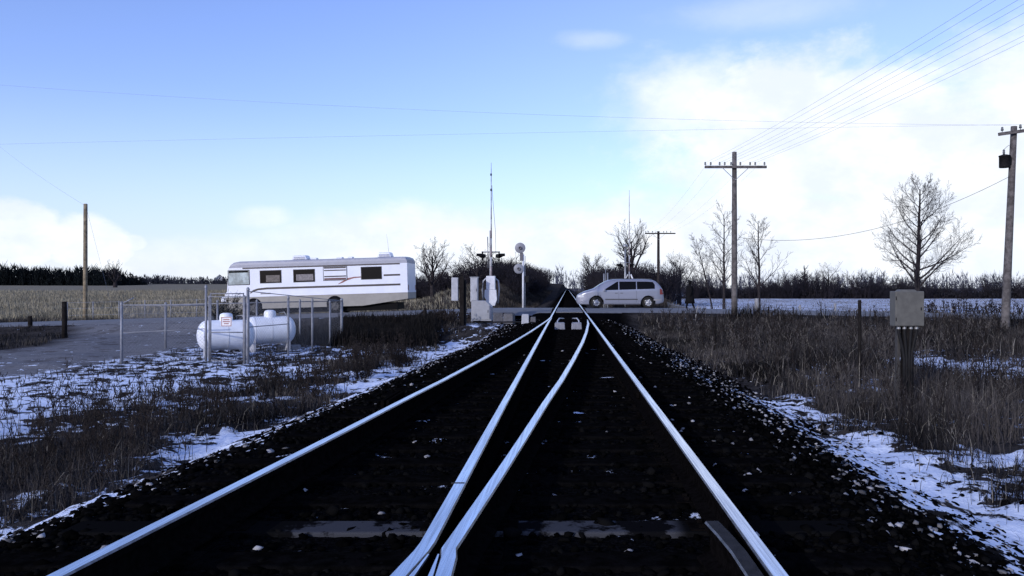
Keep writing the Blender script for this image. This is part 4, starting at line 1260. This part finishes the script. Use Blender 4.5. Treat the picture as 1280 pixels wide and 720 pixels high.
def mesh_panel(a, b, zta, ztb, step=.11):
    P0, P1 = [], []
    L = math.dist(a, b); hh = zta + .88
    def pt(s, k):
        f = s / L; x, y = along(a, b, f); zb_ = gz(x, y) + .04; zz = zta + (ztb - zta) * f
        return np.array([x, y, zb_ + (zz - zb_) * k]) - np.array(O_)
    s = -1.7
    while s < L:
        for sg_ in (1, -1):
            e = s + 1.7; s0, s1 = max(s, 0), min(e, L)
            if s1 > s0:
                k0, k1 = (s0 - s) / 1.7, (s1 - s) / 1.7
                if sg_ < 0: k0, k1 = 1 - k0, 1 - k1
                P0.append(pt(s0, k0)); P1.append(pt(s1, k1))
        s += step
    seg_mesh('wire_mesh', P0, P1, [.0018] * len(P0), [.0018] * len(P0), 3, fence_m, cl)
zs = zt1 - .03
rail_bar(A_['fl'], zs, A_['g1'], zs); rail_bar(A_['fl'], WZ(416, 21.6), A_['g1'], WZ(411, 21.6), .012); mesh_panel(A_['fl'], A_['g1'], zs, zs)
rail_bar(A_['g2'], WZ(364, 21.6), A_['br'], WZ(376, 29), .012); mesh_panel(A_['g2'], A_['br'], WZ(376, 21.6), WZ(376, 29))
rail_bar(A_['br'], WZ(376, 29), A_['bl'], WZ(381, 27)); mesh_panel(A_['br'], A_['bl'], WZ(377, 29), WZ(381, 27))
rail_bar(A_['bl'], WZ(381, 27), A_['fl'], zs); mesh_panel(A_['bl'], A_['fl'], WZ(382, 27), zs)
gt = MB()
g0, g1 = (A_['g1'][0] + .12, 21.62), (A_['g2'][0] - .13, 21.62)
for py in (367, 415.5, 451): gt.tube([Vector((*g0, WZ(py, 21.6))) - O_, Vector((*g1, WZ(py, 21.6))) - O_], .017, 6)
for q in (g0, g1): gt.tube([Vector((*q, WZ(366, 21.6))) - O_, Vector((*q, WZ(452, 21.6))) - O_], .017, 6)
gate = gt.build('gate', fence_m, cl)
rail_bar(A_['g1'], WZ(371, 21.6), A_['g2'], WZ(371, 21.6), .014)
rail_bar((A_['g2'][0], 21.6), WZ(409, 21.6), along(A_['g2'], A_['br'], .36), WZ(405, 24.2), .014)

# stone slab by the farther tank
def slab(px, py, d, size, m, label, cat='slab', name='concrete_slab'):
    x = WX(px, d); mb = MB(); mb.box((0, 0, size[2] / 2 - .04), size, RZ(.2), bevel=.04)
    o = mb.build(name, m); o.location = (x, d, gz(x, d)); tag(o, label, cat)
slab(361, 428, 27.3, (.75, .5, .22), mat('grey concrete', (.24, .24, .26), .9, vary=.4, scale=6), 'grey concrete slab lying beyond the end of the farther gas tank')

# dark timber posts and wire fences
def post(px, d, top_py, w, m, label, lean=0.0, brace=None, name='fence_post', cat='post'):
    x = WX(px, d); z = gz(x, d); h = WZ(top_py, d) - z
    root = empty(name, (x, d, z)); tag(root, label, cat)
    mb = MB(); mb.tube([(0, 0, -.3), (lean * h * .5 + .004, .01, h * .5), (lean * h, 0, h - .02), (lean * h, 0, h)], [w * 1.05, w, w * .96, w * .8], 9); mb.build('post_shaft', m, root)
    if brace:
        MB().tube([(-.03, 0, h * .86), (brace, .1, -.05)], w * .55, 7).build('brace', m, root)
    return root
post(80.5, 33, 377, .10, wood_dark, 'thick black timber post at the corner of the gravel lane')
post(37.5, 38, 395, .10, wood_dark, 'short dark timber post at the verge near the left edge')
post(531, 33, 385, .075, wood_dark, 'dark timber post with a slanting brace by the dark brush', brace=-.9)
post(1074.5, 16, 375, .036, wood_dark, 'slim black fence post standing in the right hand grass')
post(893.5, 24, 396, .05, wood_dark, 'low dark stake in the tall grass below the tall telegraph pole')
post(868, 37, 381, .022, wood_grey, 'thin pale stake leaning over beside the road', lean=.22, name='marker_stake', cat='stake')
post(961, 33, 383, .03, wood_dark, 'thin dark stake at the top edge of the right grass')
for px, py in ((946, 373), (1000, 381), (1044, 379), (1190, 385)):
    post(px, 50.5, py, .07 if px != 946 else .14, wood_grey, {946: 'thick pale wooden post in front of the slim bare tree', 1000: 'pale field fence post between the slim tree and its neighbour post', 1044: 'pale field fence post left of the slim black fence post', 1190: 'pale field fence post right of the large bare tree'}[px])
def wire_fence(name, label, pts, heights, posts, r=.004):
    o0 = Vector(pts[0])
    root = empty(name, o0); tag(root, label, 'fence')
    for (x, y, z), h in posts:
        MB().tube([Vector((x, y, z - .2)) - o0, Vector((x, y, z + h)) - o0], .028, 6).build('post', fence_m, root)
    for h in heights:
        q = [np.array(p) + np.array([0, 0, h]) - np.array(o0) for p in pts]
        seg_mesh('strand', q[:-1], q[1:], [r] * (len(q) - 1), [r] * (len(q) - 1), 4, wire_m, root)
pl = []
for k in range(12):
    px = 84 + (262 - 84) * k / 11; d = 47.6 + .0 * k; x = WX(px, d); pl.append((x, d, gz(x, d)))
wire_fence('wire_fence', 'thin wire fence with slim posts between the road and the stubble field', pl, (.35, .75, 1.1), [(p, 1.15) for p in pl[::2]], .006)
pl = []
for k in range(14):
    px = 905 + (1300 - 905) * k / 13; d = 50.4; x = WX(px, d); pl.append((x, d, gz(x, d)))
wire_fence('wire_fence', 'thin wire fence strung along the snowy field', pl, (.35, .65, .95), [(p, 1.0) for p in pl[1::3]], .005)

# ------------------------------------------------------------------ crossing equipment
def crossing_signal(px, d, base_py, top_py, label, lamp_py, lean_px=0, spread=.42):
    x = WX(px, d); z = gz(x, d)
    root = empty('crossing_signal', (x, d, z)); tag(root, label, 'crossing signal')
    zl = WZ(lamp_py, d) - z
    zm = zl + 1.15
    MB().tube([(0, 0, -.1), (0, 0, zm)], [.065, .055], 12).build('mast', iron, root)
    MB().lathe([(.20, 0), (.20, .06), (.09, .10), (.085, .5), (.066, .52)], (0, 0, -.02), n=16).build('mast_base', dark_iron, root)
    MB().tube([(-spread, 0, zl + .18), (spread, 0, zl + .18)], .028, 8).build('lamp_arm', iron, root)
    for s in (-1, 1):
        lm = MB(); lm.lathe([(0, -.06), (.21, -.06), (.21, -.04), (.20, -.03)], (s * spread, -.02, zl), RY(R(90 * s)), 24); bgd = lm.build('signal_lamp', black, root)
        MB().lathe([(.0, .0), (.09, -.005), (.10, -.03)], (s * spread + s * -.02, -.02, zl), RY(R(90 * s)), 16).build('lens', mat('dark red lens', (.10, .015, .012), .2), bgd)
        vs = MB(); vs.lathe([(.115, -.05), (.115, .20), (.10, .20), (.10, -.05)], (s * (spread + .02), -.02, zl), RY(R(90 * s)), 16)
        for v in vs.bm.verts:
            if v.co.z < zl - .03 and abs(v.co.x) > spread + .12: v.co.z = zl + .03
        vs.build('visor', black, bgd)
        MB().lathe([(.09, 0), (.10, .04), (.07, .13), (0, .15)], (s * (spread - .06), -.02, zl), RY(R(-90 * s)), 14).build('lamp_housing', dark_iron, bgd)
    return root, z, zl
cs, csz, zl = crossing_signal(613.5, 36.2, 395, 205, 'crossing signal mast with twin lamps by the large pale cabinet', 320)
zt_ = WZ(345, 36.2) - csz; zb_ = WZ(382, 36.2) - csz; zm_ = WZ(362, 36.2) - csz
mb = MB(); mb.box((.02, -.16, (zt_ + zm_) / 2), (.40, .30, zt_ - zm_), bevel=.02); mb.prism([(-.24, zm_ - .004), (.26, zm_ - .004), (.30, zb_ + .28), (.20, zb_), (-.02, zb_), (-.26, zb_ + .40)], -.33, -.02)
mech = mb.build('gate_mechanism', paint_white, cs)
for s in (-1, 1):
    MB().tube([(s * .15, -.05, zt_ - .05), (s * .34, -.02, zt_ - .22), (s * .38, 0, zm_), (s * .33, 0, zb_ + .1)], [.03, .035, .035, .03], 8).build('counterweight_arm', paint_pale, cs)
# raised gate arm
def gate_arm(root, x, y, zb, zt, bands=12):
    h = (zt - zb)
    for k in range(bands):
        z0, z1 = zb + h * k / bands, zb + h * (k + 1) / bands
        r0 = .042 - .030 * k / bands; r1 = .042 - .030 * (k + 1) / bands
        MB().tube([(x, y, z0 + (.002 if k else 0)), (x, y, z1)], [r0, r1], 8).build('gate_arm', paint_pale if k % 2 else mat('faded red arm band', (.20, .16, .17), .6), root)
gate_arm(cs, .03, -.12, zt_, WZ(204, 36.2) - csz)
for zz in (WZ(238, 36.2) - csz, WZ(219, 36.2) - csz):
    MB().box((.03, -.19, zz), (.07, .08, .10), bevel=.01).build('arm_lamp', dark_iron, cs)
MB().tube([(-.12, -.03, WZ(335, 36.2) - csz), (-.14, -.03, WZ(296, 36.2) - csz)], .025, 6).build('conduit', iron, cs)
MB().tube([(.06, -.1, WZ(232, 36.2) - csz), (.10, -.1, WZ(250, 36.2) - csz), (.22, -.08, WZ(290, 36.2) - csz), (.25, -.05, WZ(340, 36.2) - csz)], .008, 5).build('arm_cable', dark_iron, cs)

cs2, csz2, zl2 = crossing_signal(781.5, 51, 385, 240, 'crossing signal mast with twin dark lamps rising behind the minivan', 332, spread=.34)
gate_arm(cs2, .25, -.12, WZ(360, 51) - csz2, WZ(238, 51) - csz2)
MB().box((.25, -.14, WZ(366, 51) - csz2), (.4, .35, .7), bevel=.03).build('gate_mechanism', paint_pale, cs2)
MB().lathe([(.0, .22), (.10, .2), (.16, .1), (.15, 0), (.05, -.02)], (0, 0, zl2 + 1.15), n=14).build('bell', iron, cs2)
for s in (-1, 1):
    MB().tube([(.25 + s * .1, -.05, WZ(343, 51) - csz2), (.25 + s * .3, 0, WZ(352, 51) - csz2), (.25 + s * .34, 0, WZ(368, 51) - csz2)], .05, 7).build('counterweight_arm', paint_white, cs2)

# block signal beyond the road
d = 55.0; x = WX(654, d); z = gz(x, d)
bs = empty('block_signal', (x, d, z)); tag(bs, 'pale railway block signal with two round discs on a white post beyond the road', 'railway signal')
MB().tube([(0, 0, -.2), (0, 0, WZ(318, d) - z)], [.085, .07], 10).build('post', paint_white, bs)
MB().lathe([(.30, 0), (.30, .12), (.12, .2)], (0, 0, -.04), n=14).build('base', mat('pale concrete', (.42, .42, .45), .9, vary=.3, scale=6), bs)
disc = mat('grey signal disc', (.20, .21, .25), .5, vary=.15, scale=5)
for px, py, r in ((650.3, 310, .36), (648.5, 336, .34)):
    mb = MB(); mb.lathe([(0, -.03), (r, -.03), (r, .0), (r * .94, .01), (0, .015)], (WX(px, d) - x, -.12, WZ(py, d) - z), RX(R(90)), 32); dd_ = mb.build('signal_disc', disc, bs)
    MB().lathe([(.11, 0), (.11, .10), (.08, .10), (.07, .02), (0, .02)], (WX(px, d) - x, -.135, WZ(py, d) - z), RX(R(90)), 16).build('lens_hood', mat('hood grey', (.10, .10, .12), .6), dd_)
MB().box((WX(652, d) - x, .0, WZ(321, d) - z), (.24, .2, .55), bevel=.02).build('lamp_case', mat('hood grey', (.1, .1, .12)), bs)
MB().box((WX(658.5, d) - x, -.05, WZ(349, d) - z), (.26, .24, .46), bevel=.03).build('junction_box', dark_iron, bs)
MB().tube([(.13, .1, 0), (.13, .1, WZ(320, d) - z)], .02, 5).build('ladder_rail', iron, bs)

# cabinets by the crossing
def cabinet(px0, px1, py0, py1, d, depth, m, label, name='equipment_cabinet', cat='cabinet', chamfer=None, legs=False, base=None):
    x = (WX(px0, d) + WX(px1, d)) / 2; z = gz(x, d)
    root = empty(name, (x, d, z)); tag(root, label, cat)
    w = WX(px1, d) - WX(px0, d); zt, zb = WZ(py0, d) - z, WZ(py1, d) - z
    if chamfer:
        MB().prism([(-w / 2, zb), (w / 2, zb), (w / 2, zt - chamfer[1]), (w / 2 - chamfer[0], zt), (-w / 2, zt)], 0, depth).build('housing', m, root)
    else:
        MB().box((0, depth / 2, (zt + zb) / 2), (w, depth, zt - zb), bevel=.012).build('housing', m, root)
        MB().box((0, depth / 2, zt + .018), (w + .05, depth + .06, .03), bevel=.006).build('lid', m, root)
    dm = MB(); dm.box((0, -.008, zb + (zt - zb) * (.42 if chamfer else .5)), (w * .84, .016, (zt - zb) * (.7 if chamfer else .88)), bevel=.006)
    dr = dm.build('door', m, root)
    MB().box((w * .34, -.026, (zt + zb) / 2 - .02), (.02, .02, .12), bevel=.004).build('handle', dark_iron, dr)
    MB().box((0, depth / 2, (zb - .1) / 2), (w * (.9 if not base else base), depth * .7, max(zb + .1, .06)), bevel=.01).build('plinth', dark_iron, root)
    return root
cabinet(589, 614, 376, 401, 34, .8, mat('cabinet grey', (.28, .29, .325), .5, vary=.14, scale=5), 'large pale grey cabinet with a cut corner beside the crossing signal', chamfer=(.24, .26))
cabinet(588, 597, 347, 377, 35.2, .35, paint_pale, 'tall narrow pale cabinet standing behind the large grey cabinet', base=.5)
# pale box on a dark double post
d = 32.0; x = WX(577.5, d); z = gz(x, d)
pb = empty('meter_post', (x, d, z)); tag(pb, 'dark timber post carrying a narrow white meter box left of the cabinets', 'meter post')
MB().box((0, 0, (WZ(345, d) - z) / 2 - .1), (.17, .17, WZ(345, d) - z + .2), bevel=.015).build('post_shaft', wood_dark, pb)
MB().box((.12, .1, (WZ(350, d) - z) / 2 - .1), (.07, .1, WZ(350, d) - z + .2), bevel=.01).build('conduit', dark_iron, pb)
mbx = MB().box((WX(569, d) - x, -.05, (WZ(347, d) + WZ(376, d)) / 2 - z), (.26, .22, WZ(347, d) - WZ(376, d)), bevel=.015).build('meter_box', paint_pale, pb)
MB().box((-.10, -.02, WZ(360, d) - z), (.14, .06, .08)).build('bracket', dark_iron, pb)
MB().tube([(WX(572, d) - x, 0, WZ(377, d) - z), (WX(572, d) - x, .02, WZ(384, d) - z), (-.02, .05, WZ(388, d) - z)], .03, 7).build('cable', dark_iron, pb)

# low ducts and boxes beside and between the switch rails
def low_box(px0, px1, py0, py1, d, depth, m, label, name='duct_box', cat='duct', brackets=False, tilt=0.0):
    x = (WX(px0, d) + WX(px1, d)) / 2; w = WX(px1, d) - WX(px0, d); zt = WZ(py0, d); zg = gz(x, d)
    zb = max(WZ(py1, d), zg - .02)
    root = empty(name, (x, d, zg)); tag(root, label, cat)
    zz = (min(zb, zg - .03) + zt) / 2 - zg; hh = zt - min(zb, zg - .03)
    MB().box((0, 0, zz), (w, depth, hh), RZ(tilt), bevel=.02, taper=(.9, .85)).build('casing', m, root)
    MB().box((0, 0, zz + hh / 2 + .006), (w * .8, depth * .7, .014), RZ(tilt), bevel=.004).build('cover', m, root)
    if brackets:
        MB().tube([(brackets * .08, .1, zz + hh / 2 - .05), (brackets * .08, .35, zz + hh / 2 + .05), (brackets * .02, .7, zz + hh / 2 + .12), (brackets * -.12, 1.1, zz + hh / 2 + .10)], .024, 6).build('bent_pipe', paint_pale, root)
    return root
steel_pale = mat('pale sheet steel', (.19, .20, .24), .5, vary=.3, scale=9)
low_box(693, 706.5, 403.5, 409.5, 26.4, .35, steel_pale, 'pale metal duct box between the switch rails, nearer the left rail', brackets=-1)
low_box(714, 727.5, 403.5, 409.5, 26.4, .35, steel_pale, 'pale metal duct box between the switch rails, nearer the right rail', brackets=1)
low_box(616, 629, 391, 402, 33.6, .5, mat('dull sheet steel', (.085, .085, .10), .7, vary=.4, scale=9), 'dull grey duct hump joined to the large grey cabinet', tilt=.1)
low_box(630, 643, 392, 401, 33.0, .5, mat('dull sheet steel', (.22, .22, .25)), 'dull grey duct elbow between the hump and the pale switch box', tilt=-.15)
low_box(652, 661.5, 393, 401, 31.5, .35, paint_pale, 'small pale switch machine box left of the diverging rail', 'switch_machine', 'switch machine')
low_box(663, 670, 396.5, 401.5, 31.5, .3, mat('dull sheet steel', (.22, .22, .25)), 'tiny grey box right against the pale switch machine box')
tag(wire((WX(600, 33.5), 33.4, gz(WX(600, 33.5), 33.4) + .03), (WX(668, 31.2), 31.2, -.2), -.03, .03, 'thick black cable lying along the ballast before the grey cabinet', n=10, m=dark_iron, name='cable'), cat='cable')

# railing behind the minivan
d = 60.0; x = WX(762, d)
rl = empty('railing', (x, d, gz(x, d))); tag(rl, 'grey pipe railing beyond the crossing behind the minivan roof', 'railing')
zr = gz(x, d)
for px, py in ((755, 342), (759.5, 341), (769.5, 334)):
    MB().tube([(WX(px, d) - x, 0, -.6), (WX(px, d) - x, 0, WZ(py, d) - zr)], .06, 7).build('post', iron if px < 769 else dark_iron, rl)
MB().tube([(WX(757, d) - x, 0, WZ(336, d) - zr), (WX(770, d) - x, 0, WZ(336, d) - zr)], .03, 6).build('rail', iron, rl)
MB().tube([(WX(757, d) - x, 0, WZ(336, d) - zr), (WX(757, d) - x, 0, -.6)], .03, 6).build('post', iron, rl)

# grey box on a post in the right foreground
d = 13.0; x = WX(1137, d); z = gz(x, d)
jb = empty('relay_box', (x, d, z)); tag(jb, 'dull grey metal box on a dark post in the right foreground grass', 'relay box')
zt, zb = WZ(364, d) - z, WZ(408, d) - z
w = 36 / 1000 * d
MB().box((0, .11, (zt + zb) / 2), (w, .24, zt - zb), bevel=.012).build('housing', grey_box, jb)
dr = MB().box((0, -.016, (zt + zb) / 2), (w * .965, .014, (zt - zb) * .96), bevel=.004).build('door', grey_box, jb)
for zz in (.3, -.3): MB().tube([(-w * .48, -.02, (zt + zb) / 2 + zz * (zt - zb) - .03), (-w * .48, -.02, (zt + zb) / 2 + zz * (zt - zb) + .03)], .008, 6).build('hinge', dark_iron, dr)
MB().box((w * .38, -.028, (zt + zb) / 2), (.015, .012, .05), bevel=.003).build('latch', dark_iron, dr)
MB().box((-.02, .1, zt + .012), (w * .62, .2, .03), bevel=.008, taper=(.8, .8)).build('cap', grey_box, jb)
MB().box((.02, .14, zb / 2 - .1), (.17, .13, zb + .2), RY(R(0)), bevel=.012).build('post_shaft', wood_dark, jb)
MB().box((-.135, .17, zb / 2 - .1), (.05, .10, zb + .22), RY(R(1.0)), bevel=.006).build('plank', mat('grey plank', (.045, .043, .043), .95, vary=.4, scale=9), jb)
for k, sx in enumerate((-.15, -.055, .05, .14)):
    MB().tube([(sx, .07, zb + .02), (sx, .07, zb - .10), (sx * .55, .07, zb - .38), (sx * .4, .065, zb - .55), (sx * .4, .065, -.1)], .026, 8).build('conduit', dark_iron, jb)
    MB().lathe([(.034, -.03), (.034, .02)], (sx, .07, zb - .015), n=8).build('collar', iron, jb)
for k, (px, py, s) in enumerate(((1148, 492, .035), (1153, 497, .05), (1144, 497, .03))):
    pass

# farmhouse far behind the motorhome's nose
d = 330.0; x = WX(274.5, d); z = gz(x, d)
fh = empty('farmhouse', (x, d, z), R(24)); tag(fh, 'tiny pale gabled farmhouse far across the field beside the motorhome nose', 'house')
MB().prism([(-1.9, -.3), (1.9, -.3), (1.9, 2.0), (0, 3.7), (-1.9, 2.0)], 0, 6).build('wall', mat('pale siding', (.48, .49, .53), .8), fh)
for s in (-1, 1):
    MB().box((s * 1.05, 2.9, 2.98), (2.75, 6.6, .14), RY(s * R(41.8))).build('roof', mat('dark shingles', (.10, .10, .12), .9), fh)
for sx in (-.8, .8): MB().box((sx, -.02, 1.0), (.5, .05, .8)).build('window', mh_glass, fh)
# dark evergreen bush behind the gas tanks
s = shrub_mesh('w', 777, 3.0, 1.3, 60)
o = seg_mesh('dark_bush', [a[0] for a in s], [a[1] for a in s], [a[2] * 1.8 for a in s], [a[3] * 1.8 for a in s], 3, ever)
d = 31.5; x = WX(285, d); o.location = (x, d, gz(x, d)); hh = (WZ(372, d) - gz(x, d)) / 3.0; o.scale = (hh * .75, hh * .75, hh); tag(o, 'dark upright bush just behind the nearer gas tank', 'bush')
